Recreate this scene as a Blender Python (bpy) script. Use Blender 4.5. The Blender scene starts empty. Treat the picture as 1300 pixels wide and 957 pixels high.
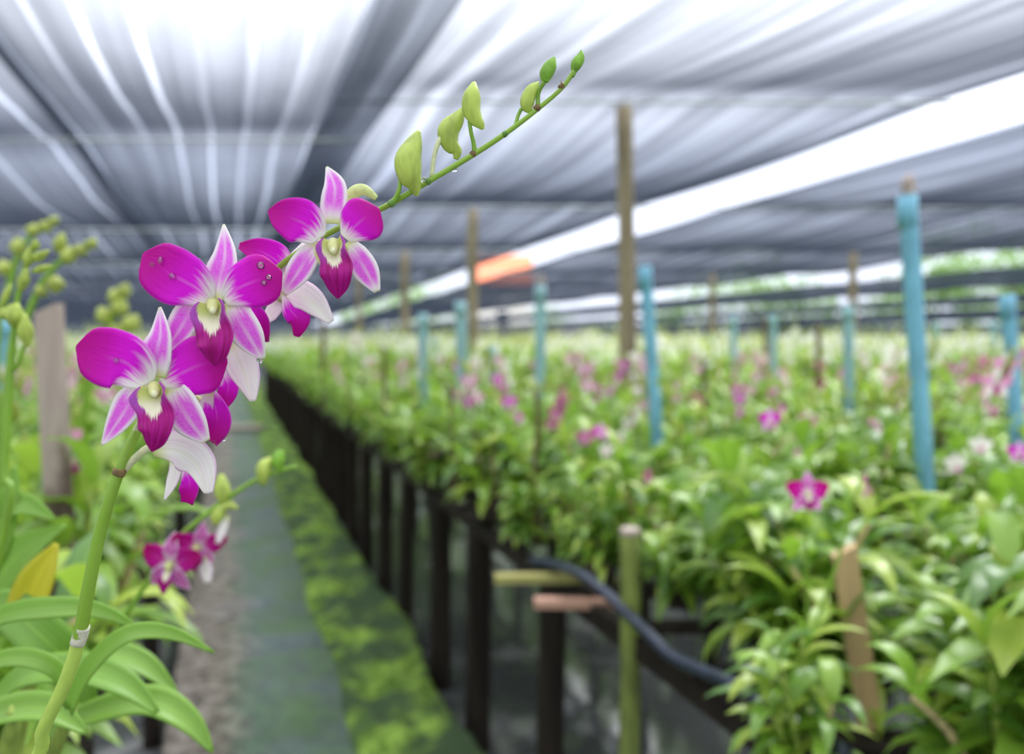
import bpy, math, random
import numpy as np
from mathutils import Vector, Matrix, noise

# ------------------------------------------------------------------ camera, sky, sun, exposure
SC = bpy.context.scene
COL = SC.collection
F = 950.0          # focal length in pixels of the 1300-wide frame
CX, CY = 650.0, 434.0
H = 1.5            # eye height above the walkway
SK = -0.379        # the rows run along (SK, 1): X = u + SK * Y

cam_d = bpy.data.cameras.new('camera')
cam = bpy.data.objects.new('camera', cam_d); COL.objects.link(cam)
cam.location = (0, 0, H); cam.rotation_euler = (math.pi / 2, 0, 0)
cam_d.sensor_width = 36.0; cam_d.lens = 36.0 * F / 1300.0
cam_d.shift_y = (CY - 478.5) / 1300.0
cam_d.clip_start = 0.02; cam_d.clip_end = 500
cam_d.dof.use_dof = True; cam_d.dof.focus_distance = 0.345; cam_d.dof.aperture_fstop = 4.7
SC.camera = cam
SC.view_settings.view_transform = 'Standard'; SC.view_settings.look = 'None'
SC.view_settings.exposure = 0.58; SC.view_settings.gamma = 1.0
SC.view_settings.use_curve_mapping = False
SC.cycles.transparent_max_bounces = 24
SC.cycles.max_bounces = 8
SC.cycles.diffuse_bounces = 4

SKY_STRENGTH = 2.0
SUN_STRENGTH = 3.6
wd = bpy.data.worlds.new('sky'); SC.world = wd; wd.use_nodes = True
nt = wd.node_tree; nt.nodes.clear()
out = nt.nodes.new('ShaderNodeOutputWorld'); bg = nt.nodes.new('ShaderNodeBackground')
tc = nt.nodes.new('ShaderNodeTexCoord'); sp = nt.nodes.new('ShaderNodeSeparateXYZ')
rp = nt.nodes.new('ShaderNodeValToRGB')
nt.links.new(tc.outputs['Generated'], sp.inputs[0]); nt.links.new(sp.outputs['Z'], rp.inputs[0])
rp.color_ramp.elements[0].position = 0.0; rp.color_ramp.elements[0].color = (0.42, 0.45, 0.52, 1)
rp.color_ramp.elements[1].position = 0.75; rp.color_ramp.elements[1].color = (1.25, 1.25, 1.28, 1)
e = rp.color_ramp.elements.new(0.22); e.color = (0.52, 0.56, 0.68, 1)
e = rp.color_ramp.elements.new(0.42); e.color = (1.22, 1.24, 1.32, 1)
nt.links.new(rp.outputs[0], bg.inputs[0]); bg.inputs[1].default_value = SKY_STRENGTH
nt.links.new(bg.outputs[0], out.inputs[0])

sun_d = bpy.data.lights.new('sun', 'SUN'); sun_d.energy = SUN_STRENGTH; sun_d.angle = math.radians(18)
sun_d.color = (1.0, 0.98, 0.93)
sun = bpy.data.objects.new('sun', sun_d); COL.objects.link(sun)
sun.rotation_euler = (math.radians(-30), math.radians(22), 0)
sun.location = (3, -3, 8)

R = random.Random(7)

# ------------------------------------------------------------------ helpers
def P(px, py, Y):
    """the place that the photograph shows at (px, py), Y metres ahead"""
    return Vector(((px - CX) / F * Y, Y, H - (py - CY) / F * Y))

def row(u, Y, z=0.0):
    return Vector((u + SK * Y, Y, z))

def crom(pts, n):
    out = []
    m = len(pts)
    for k in range(n + 1):
        t = k / n * (m - 1); i = min(int(t), m - 2); f = t - i
        p0 = pts[max(i - 1, 0)]; p1 = pts[i]; p2 = pts[i + 1]; p3 = pts[min(i + 2, m - 1)]
        out.append(0.5 * ((2 * p1) + (p2 - p0) * f + (2 * p0 - 5 * p1 + 4 * p2 - p3) * f * f + (3 * p1 - p0 - 3 * p2 + p3) * f ** 3))
    return out

def lerp_list(v, n):
    m = len(v); o = []
    for k in range(n + 1):
        t = k / n * (m - 1); i = min(int(t), m - 2); f = t - i
        p0 = v[max(i - 1, 0)]; p1 = v[i]; p2 = v[i + 1]; p3 = v[min(i + 2, m - 1)]
        o.append(max(0.0, 0.5 * ((2 * p1) + (p2 - p0) * f + (2 * p0 - 5 * p1 + 4 * p2 - p3) * f * f + (3 * p1 - p0 - 3 * p2 + p3) * f ** 3)))
    return o

class MB:
    def __init__(s):
        s.v = []; s.f = []; s.uv = []; s.m = []
    def grid(s, rows, uvs, mat=0, closed=False):
        b = len(s.v); n = len(rows); m = len(rows[0])
        for r_ in rows: s.v.extend(r_)
        for i in range(n - 1):
            for j in range(m if closed else m - 1):
                k = (j + 1) % m
                s.f.append((b + i * m + j, b + i * m + k, b + (i + 1) * m + k, b + (i + 1) * m + j))
                ju = j + 1
                s.uv.append((uvs(i / (n - 1), j / (m if closed else m - 1)), uvs(i / (n - 1), ju / (m if closed else m - 1)),
                             uvs((i + 1) / (n - 1), ju / (m if closed else m - 1)), uvs((i + 1) / (n - 1), j / (m if closed else m - 1))))
                s.m.append(mat)
    def blade(s, spine, hw, nrm, cup=0.0, n=12, m=8, ruffle=0.0, mat=0, twist=0.0, uoff=None, seed=0.0, asym=0.0):
        pts = crom([Vector(p) for p in spine], n); w = lerp_list(hw, n); rows = []
        cups = [cup] * (n + 1)
        if isinstance(cup, (list, tuple)):
            q_ = lerp_list([x + 5 for x in cup], n); cups = [x - 5 for x in q_]
        nrm = Vector(nrm)
        for i, p in enumerate(pts):
            t = (pts[min(i + 1, n)] - pts[max(i - 1, 0)]).normalized()
            sd = t.cross(nrm)
            if sd.length < 1e-5: sd = t.cross(Vector((0.3, 0.2, 1)))
            sd.normalize(); up = sd.cross(t).normalized()
            if twist:
                q = Matrix.Rotation(twist * i / n, 3, t); sd = q @ sd; up = q @ up
            r_ = []
            for j in range(m + 1):
                a = -1 + 2 * j / m
                c = cups[i] * w[i] * (a * a)
                if ruffle: c += ruffle * w[i] * a * a * math.sin(i / n * 17 + seed + (2.1 if a > 0 else 0)) 
                r_.append(p + sd * (w[i] * (a + asym * (1 - a * a))) + up * c)
            rows.append(r_)
        if uoff is None: f = lambda v, u: (u, v)
        else: f = lambda v, u: (u + 2.0 * uoff, v)      # whole part of u/2 keys the leaf, fraction runs across
        s.grid(rows, f, mat)
    def tube(s, spine, rad, n=8, k=8, mat=0, caps=True, flat=1.0, rib=0.0, nrm=(0, -1, 0), raw=False):
        sp_ = [Vector(p) for p in spine]
        pts = sp_ if raw else crom(sp_, n)
        n = len(pts) - 1
        w = lerp_list(rad, n) if not isinstance(rad, float) else [rad] * (n + 1)
        rows = []; ref = Vector(nrm)
        for i, p in enumerate(pts):
            t = (pts[min(i + 1, n)] - pts[max(i - 1, 0)]).normalized()
            sd = t.cross(ref)
            if sd.length < 1e-3: sd = t.cross(Vector((1, 0.2, 0.1)))
            sd.normalize(); up = sd.cross(t)
            rows.append([p + (sd * math.cos(a) + up * math.sin(a) * flat) * w[i] * (1 + rib * math.cos(3 * a + 0.6)) for a in [2 * math.pi * j / k for j in range(k)]])
        s.grid(rows, lambda v, u: (u, v), mat, closed=True)
        if caps:
            b = len(s.v); 
            s.v.append(pts[0]); s.v.append(pts[-1])
            base = b - (n + 1) * k
            for j in range(k):
                j2 = (j + 1) % k
                s.f.append((b, base + j2, base + j)); s.uv.append(((0, 0),) * 3); s.m.append(mat)
                e_ = base + n * k
                s.f.append((b + 1, e_ + j, e_ + j2)); s.uv.append(((0, 1),) * 3); s.m.append(mat)
    def box(s, c, d, rot=0.0, mat=0, tilt=None, jit=0.0):
        b = len(s.v); q = Matrix.Rotation(rot, 3, 'Z')
        if tilt: q = tilt
        for x in (-1, 1):
            for y in (-1, 1):
                for z in (-1, 1):
                    o = Vector((x * d[0] / 2 + R.uniform(-jit, jit), y * d[1] / 2 + R.uniform(-jit, jit), z * d[2] / 2 + R.uniform(-jit, jit)))
                    s.v.append(Vector(c) + q @ o)
        for f in ((0, 1, 3, 2), (4, 6, 7, 5), (0, 4, 5, 1), (2, 3, 7, 6), (0, 2, 6, 4), (1, 5, 7, 3)):
            s.f.append(tuple(b + i for i in f)); s.uv.append(((0, 0), (1, 0), (1, 1), (0, 1))); s.m.append(mat)
    def mesh(s, name, mats, smooth=True):
        me = bpy.data.meshes.new(name)
        me.from_pydata([tuple(p) for p in s.v], [], s.f)
        uvl = me.uv_layers.new(name='UVMap')
        flat = [c for fu in s.uv for u in fu for c in u]
        uvl.data.foreach_set('uv', flat)
        for m in (mats if isinstance(mats, (list, tuple)) else [mats]): me.materials.append(m)
        me.polygons.foreach_set('material_index', s.m)
        me.polygons.foreach_set('use_smooth', [smooth] * len(me.polygons))
        me.update()
        return me

def obj(name, mb, mats, parent=None, smooth=True, origin=None):
    if origin is not None:
        o3 = Vector(origin); mb.v = [p - o3 for p in mb.v]
    me = mb.mesh(name, mats, smooth) if isinstance(mb, MB) else mb
    o = bpy.data.objects.new(name, me); COL.objects.link(o)
    if parent is not None:
        o.parent = parent
        if origin is not None: o.location = Vector(origin) - WORLD[parent.name]
        else: o.location = (0, 0, 0)
        WORLD[o.name] = WORLD[parent.name] + o.location
    else:
        if origin is not None: o.location = origin
        WORLD[o.name] = Vector(o.location)
    return o
WORLD = {}

def tag(o, label=None, cat=None, group=None, kind=None):
    if label: o['label'] = label
    if cat: o['category'] = cat
    if group: o['group'] = group
    if kind: o['kind'] = kind
    return o

def empty(name, loc, label=None, cat=None, group=None):
    o = bpy.data.objects.new(name, None); COL.objects.link(o); o.location = loc
    o.empty_display_size = 0.05
    WORLD[o.name] = Vector(loc)
    return tag(o, label, cat, group)

def child(name, mb, mats, parent, smooth=True, thick=0.0):
    """a part whose verts are given in world space; parent is an unrotated thing or part"""
    o3 = WORLD[parent.name]
    mb.v = [p - o3 for p in mb.v]
    o = bpy.data.objects.new(name, mb.mesh(name, mats, smooth)); COL.objects.link(o)
    o.parent = parent; WORLD[o.name] = o3.copy()
    if thick:
        md = o.modifiers.new('thickness', 'SOLIDIFY'); md.thickness = thick; md.offset = 0
    return o

# ------------------------------------------------------------------ materials
class N:
    def __init__(s, name):
        s.mat = bpy.data.materials.new(name); s.mat.use_nodes = True
        s.t = s.mat.node_tree; s.t.nodes.clear()
        s.out = s.t.nodes.new('ShaderNodeOutputMaterial')
    def n(s, typ, **kw):
        x = s.t.nodes.new(typ)
        for k, v in kw.items(): setattr(x, k, v)
        return x
    def put(s, sock, v):
        if hasattr(v, 'is_output') or isinstance(v, bpy.types.NodeSocket): s.t.links.new(v, sock)
        elif v is not None:
            if isinstance(v, tuple) and len(v) == 3 and sock.type == 'RGBA': v = v + (1,)
            sock.default_value = v
    def m(s, op, a, b=None, c=None, clamp=False):
        x = s.n('ShaderNodeMath', operation=op, use_clamp=clamp)
        s.put(x.inputs[0], a)
        if b is not None: s.put(x.inputs[1], b)
        if c is not None: s.put(x.inputs[2], c)
        return x.outputs[0]
    def ss(s, a, b, x):
        r = s.n('ShaderNodeMapRange', interpolation_type='SMOOTHSTEP')
        s.put(r.inputs['Value'], x); s.put(r.inputs['From Min'], a); s.put(r.inputs['From Max'], b)
        return r.outputs[0]
    def mix(s, f, a, b):
        x = s.n('ShaderNodeMix', data_type='RGBA')
        s.put(x.inputs[0], f); s.put(x.inputs[6], a); s.put(x.inputs[7], b)
        return x.outputs[2]
    def uv(s):
        x = s.n('ShaderNodeUVMap'); sp = s.n('ShaderNodeSeparateXYZ'); s.t.links.new(x.outputs[0], sp.inputs[0])
        return sp.outputs[0], sp.outputs[1]
    def comb(s, a, b, c=0.0):
        x = s.n('ShaderNodeCombineXYZ'); s.put(x.inputs[0], a); s.put(x.inputs[1], b); s.put(x.inputs[2], c); return x.outputs[0]
    def noise(s, vec, scale=1.0, detail=2.0, rough=0.5, dist=0.0):
        x = s.n('ShaderNodeTexNoise'); s.put(x.inputs['Vector'], vec); x.inputs['Scale'].default_value = scale
        x.inputs['Detail'].default_value = detail; x.inputs['Roughness'].default_value = rough; x.inputs['Distortion'].default_value = dist
        return x.outputs[0]
    def objc(s): return s.n('ShaderNodeTexCoord').outputs['Object']
    def rnd(s): return s.n('ShaderNodeObjectInfo').outputs['Random']
    def prin(s, col, rough=0.5, spec=0.5, transl=0.0, tcol=None, bump=None, bstr=0.3, metal=0.0, coat=0.0):
        p = s.n('ShaderNodeBsdfPrincipled'); s.put(p.inputs['Base Color'], col); s.put(p.inputs['Roughness'], rough)
        s.put(p.inputs['Specular IOR Level'], spec); p.inputs['Metallic'].default_value = metal
        p.inputs['Coat Weight'].default_value = coat
        if bump is not None:
            b = s.n('ShaderNodeBump'); b.inputs['Strength'].default_value = bstr; b.inputs['Distance'].default_value = 0.002
            s.t.links.new(bump, b.inputs['Height']); s.t.links.new(b.outputs[0], p.inputs['Normal'])
        if transl > 0:
            tr = s.n('ShaderNodeBsdfTranslucent'); s.put(tr.inputs[0], tcol if tcol is not None else col)
            mx = s.n('ShaderNodeMixShader'); mx.inputs[0].default_value = transl
            s.t.links.new(p.outputs[0], mx.inputs[1]); s.t.links.new(tr.outputs[0], mx.inputs[2])
            s.t.links.new(mx.outputs[0], s.out.inputs[0])
        else:
            s.t.links.new(p.outputs[0], s.out.inputs[0])
        return s.mat

def simple(name, col, rough=0.6, var=0.25, scale=20, spec=0.4, transl=0.0, stretch=(1, 1, 1), bstr=0.3, metal=0.0, coat=0.0):
    g = N(name)
    mp = g.n('ShaderNodeMapping'); g.t.links.new(g.objc(), mp.inputs[0]); mp.inputs['Scale'].default_value = stretch
    nz = g.noise(mp.outputs[0], scale, 4, 0.6)
    lo = tuple(c * (1 - var) for c in col); hi = tuple(min(1, c * (1 + var)) for c in col)
    c = g.mix(g.ss(0.3, 0.7, nz), lo, hi)
    return g.prin(c, rough, spec, transl, bump=nz, bstr=bstr, metal=metal, coat=coat)

def petal_mat(name, kind, mid=(0.82, 0.012, 0.78), deep=(0.60, 0.0, 0.34), white=(0.94, 0.91, 0.90), transl=0.38):
    g = N(name); u, v = g.uv()
    uc = g.m('MULTIPLY', g.m('ABSOLUTE', g.m('SUBTRACT', u, 0.5)), 2.0)
    fan = g.m('MULTIPLY', g.m('SUBTRACT', u, 0.5), 16.0)
    ve = g.noise(g.comb(fan, g.m('MULTIPLY', v, 1.6), g.m('MULTIPLY', g.rnd(), 50.0)), 1.0, 4, 0.65)
    fine = g.noise(g.comb(g.m('MULTIPLY', u, 40.0), g.m('MULTIPLY', v, 26.0)), 1.0, 3, 0.7)
    cell = g.noise(g.objc(), 900.0, 2, 0.6)
    if kind == 'petal':
        x = g.m('ADD', v, g.m('MULTIPLY', g.m('SUBTRACT', ve, 0.5), 0.55))
        x = g.m('ADD', x, g.m('MULTIPLY', uc, -0.10))
        t = g.ss(0.04, 0.30, x)
        c = g.mix(g.ss(0.30, 0.95, g.m('ADD', v, g.m('MULTIPLY', g.m('SUBTRACT', fine, 0.5), 0.3))), mid, deep)
        rib = g.m('MULTIPLY', g.m('SUBTRACT', 1.0, g.ss(0.0, 0.10, uc)), g.m('SUBTRACT', 1.0, g.ss(0.35, 0.75, v)))
        c = g.mix(g.m('MULTIPLY', rib, 0.30), c, (0.80, 0.45, 0.75))
        edge = g.ss(0.93, 1.0, uc)
        c = g.mix(g.m('MULTIPLY', edge, 0.4), c, (0.72, 0.20, 0.72))
        col = g.mix(t, white, c)
    elif kind == 'sepal':
        body = g.m('MULTIPLY', g.m('SUBTRACT', 1.0, g.ss(0.55, 0.90, uc)), g.ss(0.12, 0.42, g.m('ADD', v, g.m('MULTIPLY', g.m('SUBTRACT', ve, 0.5), 0.5))))
        body = g.m('MULTIPLY', body, g.m('SUBTRACT', 1.0, g.ss(0.74, 0.97, g.m('ADD', v, g.m('MULTIPLY', g.m('SUBTRACT', ve, 0.5), 0.25)))))
        rib = g.m('MULTIPLY', g.m('SUBTRACT', 1.0, g.ss(0.02, 0.22, uc)), 0.55)
        body = g.m('MULTIPLY', body, g.m('SUBTRACT', 1.0, g.m('MULTIPLY', rib, g.ss(0.2, 0.7, v))))
        body = g.m('MULTIPLY', body, g.m('ADD', 0.60, g.m('MULTIPLY', g.ss(0.35, 0.62, fine), 0.40)))
        col = g.mix(g.ss(0.02, 0.2, v), (0.74, 0.78, 0.36), white)
        col = g.mix(body, col, g.mix(g.ss(0.3, 0.7, fine), mid, (mid[0] * 1.1, 0.10, mid[2] * 1.15)))
        col = g.mix(g.ss(0.93, 1.0, v), col, (0.80, 0.78, 0.55))
    elif kind == 'back':
        col = g.mix(g.m('MULTIPLY', g.ss(0.35, 0.75, ve), 0.40), white, (0.80, 0.55, 0.76))
        col = g.mix(g.m('MULTIPLY', g.ss(0.80, 1.0, uc), 0.45), col, (0.72, 0.30, 0.72))
        col = g.mix(g.m('MULTIPLY', g.m('SUBTRACT', 1.0, g.ss(0.0, 0.10, uc)), 0.6), col, (0.90, 0.90, 0.74))
        col = g.mix(g.m('SUBTRACT', 1.0, g.ss(0.0, 0.3, v)), col, (0.75, 0.80, 0.40))
    elif kind == 'lip':
        x = g.m('ADD', v, g.m('MULTIPLY', g.m('SUBTRACT', g.noise(g.comb(g.m('MULTIPLY', u, 26.0), g.m('MULTIPLY', v, 2.0)), 1.0, 2, 0.5), 0.5), 0.34))
        x = g.m('ADD', x, g.m('MULTIPLY', g.m('POWER', uc, 2.0), 0.62))
        t = g.ss(0.52, 0.60, x)
        lite = g.mix(g.ss(0.12, 0.34, v), (0.70, 0.74, 0.26), (0.95, 0.91, 0.72))
        dk = g.mix(g.ss(0.35, 0.7, ve), (0.36, 0.0, 0.16), (0.56, 0.008, 0.34))
        dk = g.mix(g.m('SUBTRACT', 1.0, g.ss(0.25, 0.5, v)), dk, (0.50, 0.10, 0.56))
        dk = g.mix(g.m('MULTIPLY', g.ss(0.94, 1.0, uc), 0.5), dk, (0.66, 0.14, 0.55))
        col = g.mix(t, lite, dk)
    elif kind == 'lobe':
        col = g.mix(g.ss(0.35, 0.75, g.m('ADD', uc, g.m('MULTIPLY', g.m('SUBTRACT', fine, .5), .4))), (0.80, 0.80, 0.42), (0.52, 0.06, 0.50))
    p = g.prin(col, 0.42, 0.22, transl, tcol=col, bump=g.m('ADD', ve, g.m('MULTIPLY', cell, 0.3)), bstr=0.22)
    return p

def leaf_mat(name, a, b, c, transl=0.35, rough=0.34):
    g = N(name); u, v = g.uv()
    lid = g.m('FLOOR', g.m('MULTIPLY', u, 0.5)); uf = g.m('FRACT', u)
    wn = g.n('ShaderNodeTexWhiteNoise', noise_dimensions='2D'); g.t.links.new(g.comb(lid, g.m('MULTIPLY', g.rnd(), 77.0)), wn.inputs['Vector'])
    r = wn.outputs['Value']
    col = g.mix(g.ss(0.0, 0.6, r), a, b); col = g.mix(g.m('MULTIPLY', g.ss(0.6, 1.0, r), 0.9), col, c)
    uc = g.m('MULTIPLY', g.m('ABSOLUTE', g.m('SUBTRACT', uf, 0.5)), 2.0)
    ve = g.noise(g.comb(g.m('MULTIPLY', uf, 18.0), g.m('MULTIPLY', v, 1.2), lid), 1.0, 2, 0.5)
    col = g.mix(g.m('MULTIPLY', g.ss(0.3, 0.75, ve), 0.35), col, tuple(min(1, x * 1.5) for x in b))
    col = g.mix(g.m('MULTIPLY', g.m('SUBTRACT', 1.0, g.ss(0.0, 0.12, uc)), 0.4), col, (b[0] * 1.4, b[1] * 1.35, b[2] * 1.2))
    tc_ = g.mix(0.6, col, (0.35, 0.62, 0.05))
    return g.prin(col, rough, 0.6, transl, tcol=tc_, bump=ve, bstr=0.2)

M = {}
M['leaf'] = leaf_mat('orchid_leaf_green', (0.035, 0.115, 0.018), (0.200, 0.345, 0.035), (0.46, 0.53, 0.08), rough=0.36)
M['leaf_front'] = leaf_mat('foreground_leaf_green', (0.18, 0.36, 0.04), (0.27, 0.46, 0.07), (0.38, 0.54, 0.12), 0.42, 0.34)
M['leaf_yellow'] = leaf_mat('yellowing_leaf', (0.62, 0.50, 0.03), (0.72, 0.60, 0.04), (0.70, 0.45, 0.05), 0.4)
M['cane'] = simple('cane_green_yellow', (0.26, 0.34, 0.06), 0.5, 0.35, 60, transl=0.0, stretch=(1, 1, 0.3))
M['cane_dry'] = simple('cane_dry_tan', (0.42, 0.33, 0.16), 0.7, 0.3, 60)
M['stem'] = simple('flower_stem_green', (0.22, 0.40, 0.035), 0.38, 0.14, 70, spec=0.5, transl=0.12, stretch=(1, 1, 0.15), bstr=0.15)
M['stem_dark'] = simple('flower_stem_deep_green', (0.13, 0.27, 0.03), 0.38, 0.2, 90, spec=0.5, transl=0.1)  # deeper green for some node rings on the stem
def hero_stem_mat():
    g = N('flower_stem_two_greens'); u, v = g.uv(); nz = g.noise(g.comb(g.m('MULTIPLY', u, 6.0), g.m('MULTIPLY', v, 60.0)), 1.0, 3)
    c = g.mix(g.ss(0.172, 0.19, v), (0.52, 0.70, 0.12), (0.23, 0.41, 0.03))
    c = g.mix(g.ss(0.45, 0.8, v), c, (0.28, 0.47, 0.04))
    c = g.mix(g.m('MULTIPLY', g.ss(0.3, 0.7, nz), 0.3), c, (0.30, 0.42, 0.07))
    return g.prin(c, 0.36, 0.5, 0.12, bump=nz, bstr=0.1)
M['stem_hero'] = hero_stem_mat()
M['node'] = simple('dry_node_brown', (0.20, 0.13, 0.05), 0.7, 0.3, 300)
M['sheath'] = simple('papery_white_sheath', (0.70, 0.66, 0.52), 0.6, 0.15, 200, transl=0.2)
M['pedicel'] = simple('pedicel_pale_green', (0.72, 0.74, 0.45), 0.4, 0.1, 200, transl=0.25)
M['bud'] = simple('bud_yellow_green', (0.52, 0.62, 0.13), 0.38, 0.24, 160, transl=0.3, stretch=(1, 1, 0.3), bstr=0.3)
M['bud_tip'] = simple('bud_fresh_green', (0.26, 0.50, 0.05), 0.38, 0.22, 160, transl=0.25, bstr=0.3)
M['bud_far'] = simple('far_bud_yellow_green', (0.50, 0.56, 0.13), 0.45, 0.2, 30, transl=0.3)
M['column'] = simple('column_cream_yellow', (0.76, 0.78, 0.34), 0.35, 0.12, 400, transl=0.3)
M['cap'] = simple('anther_cap_cream', (0.86, 0.86, 0.56), 0.35, 0.06, 400, transl=0.3)
M['petal'] = petal_mat('petal_magenta', 'petal')
M['sepal'] = petal_mat('sepal_white_pink', 'sepal')
M['sepal_back'] = petal_mat('sepal_back_pale', 'back', white=(0.97, 0.96, 0.92), transl=0.45)
M['sepal_green'] = simple('sepal_greenish_cream', (0.74, 0.80, 0.38), 0.4, 0.12, 200, transl=0.35)
M['lip'] = petal_mat('lip_dark_magenta', 'lip')
M['lobe'] = petal_mat('lip_lobe_purple', 'lobe')
M['petal_c'] = petal_mat('petal_crimson', 'petal', mid=(0.60, 0.01, 0.36), deep=(0.46, 0.0, 0.16))
M['sepal_c'] = petal_mat('sepal_crimson', 'sepal', mid=(0.56, 0.02, 0.38), white=(0.85, 0.55, 0.78))
M['petal_p'] = petal_mat('petal_pale_pink', 'petal', mid=(0.80, 0.38, 0.62), deep=(0.78, 0.30, 0.52))
M['petal_w'] = petal_mat('petal_white_cream', 'petal', mid=(0.90, 0.84, 0.80), deep=(0.92, 0.86, 0.80))
M['lip_p'] = petal_mat('lip_pink', 'lobe')
M['husk'] = simple('coconut_husk_brown', (0.030, 0.020, 0.012), 0.9, 0.5, 60, bstr=1.0)
M['wood_post'] = simple('weathered_post_grey_brown', (0.24, 0.19, 0.12), 0.8, 0.35, 14, stretch=(1, 1, 0.12), bstr=0.6)
M['wood_dark'] = simple('wet_dark_timber', (0.018, 0.013, 0.009), 0.85, 0.4, 14, spec=0.2, stretch=(1, 1, 0.15), bstr=0.6)
M['wood_tan'] = simple('tan_lath', (0.52, 0.35, 0.17), 0.7, 0.25, 16, stretch=(1, 1, 0.1), bstr=0.5)
M['wood_grey'] = simple('grey_pink_stake', (0.40, 0.32, 0.28), 0.8, 0.3, 16, stretch=(1, 1, 0.1), bstr=0.6)
def stake_mat():
    g = N('stained_grey_stake'); o = g.objc(); sp = g.n('ShaderNodeSeparateXYZ'); g.t.links.new(o, sp.inputs[0])
    mp = g.n('ShaderNodeMapping'); g.t.links.new(o, mp.inputs[0]); mp.inputs['Scale'].default_value = (1, 1, 0.1); nz = g.noise(mp.outputs[0], 40, 4, 0.6)
    big = g.noise(o, 9, 3, 0.6)
    c = g.mix(nz, (0.26, 0.20, 0.17), (0.52, 0.42, 0.36))
    st = g.m('SUBTRACT', 1.0, g.ss(0.40, 0.58, g.m('ADD', sp.outputs[2], g.m('ADD', g.m('MULTIPLY', sp.outputs[0], -3.0), g.m('MULTIPLY', g.m('SUBTRACT', big, 0.5), 0.4)))))
    c = g.mix(g.m('MULTIPLY', st, 0.85), c, (0.07, 0.035, 0.03))
    return g.prin(c, 0.8, 0.3, bump=nz, bstr=0.6)
M['stake'] = stake_mat()
M['wood_pink'] = simple('pinkish_plank', (0.42, 0.24, 0.17), 0.75, 0.2, 12, stretch=(0.2, 1, 1))
M['wood_moss'] = simple('mossy_timber', (0.13, 0.16, 0.035), 0.9, 0.75, 26, stretch=(1, 1, 0.18), bstr=0.7)
M['wood_olive'] = simple('olive_plank', (0.30, 0.28, 0.09), 0.8, 0.25, 12, stretch=(0.2, 1, 1))
M['bamboo'] = simple('brown_bamboo', (0.11, 0.075, 0.03), 0.6, 0.35, 20, stretch=(1, 1, 0.3))
M['blue'] = simple('blue_pvc', (0.17, 0.42, 0.56), 0.45, 0.22, 9, stretch=(1, 1, 0.5), spec=0.5)
M['teal'] = simple('faded_teal_pvc', (0.24, 0.42, 0.44), 0.5, 0.22, 9, stretch=(1, 1, 0.5), spec=0.5)
M['hose'] = simple('dark_blue_hose', (0.018, 0.026, 0.050), 0.35, 0.3, 40, spec=0.6)
M['wire'] = simple('galvanised_wire', (0.55, 0.57, 0.60), 0.5, 0.1, 40)
def moss_mat():
    g = N('bright_moss'); o = g.objc(); n1 = g.noise(o, 3.0, 4, 0.65); n2 = g.noise(o, 16, 4, 0.7)
    c = g.mix(g.ss(0.35, 0.65, n2), (0.08, 0.15, 0.02), (0.27, 0.42, 0.07))
    c = g.mix(g.ss(0.42, 0.60, n1), (0.055, 0.090, 0.040), c)
    return g.prin(c, 0.95, 0.2, bump=n2, bstr=0.8)
M['moss'] = moss_mat()
M['bark'] = simple('tree_bark', (0.13, 0.10, 0.07), 0.9, 0.3, 8)
M['tree'] = leaf_mat('tree_leaf_green', (0.05, 0.12, 0.02), (0.11, 0.22, 0.03), (0.20, 0.30, 0.06), 0.3, 0.6)
M['roof_orange'] = simple('orange_roof_tile', (0.62, 0.17, 0.07), 0.7, 0.15, 3)
M['roof_pale'] = simple('pale_sheet_roof', (0.66, 0.62, 0.62), 0.6, 0.1, 3)
M['house_wall'] = simple('pale_house_wall', (0.78, 0.74, 0.70), 0.8, 0.06, 2)
M['window_dark'] = simple('dark_window_glass', (0.05, 0.06, 0.08), 0.1, 0.1, 2)

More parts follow.
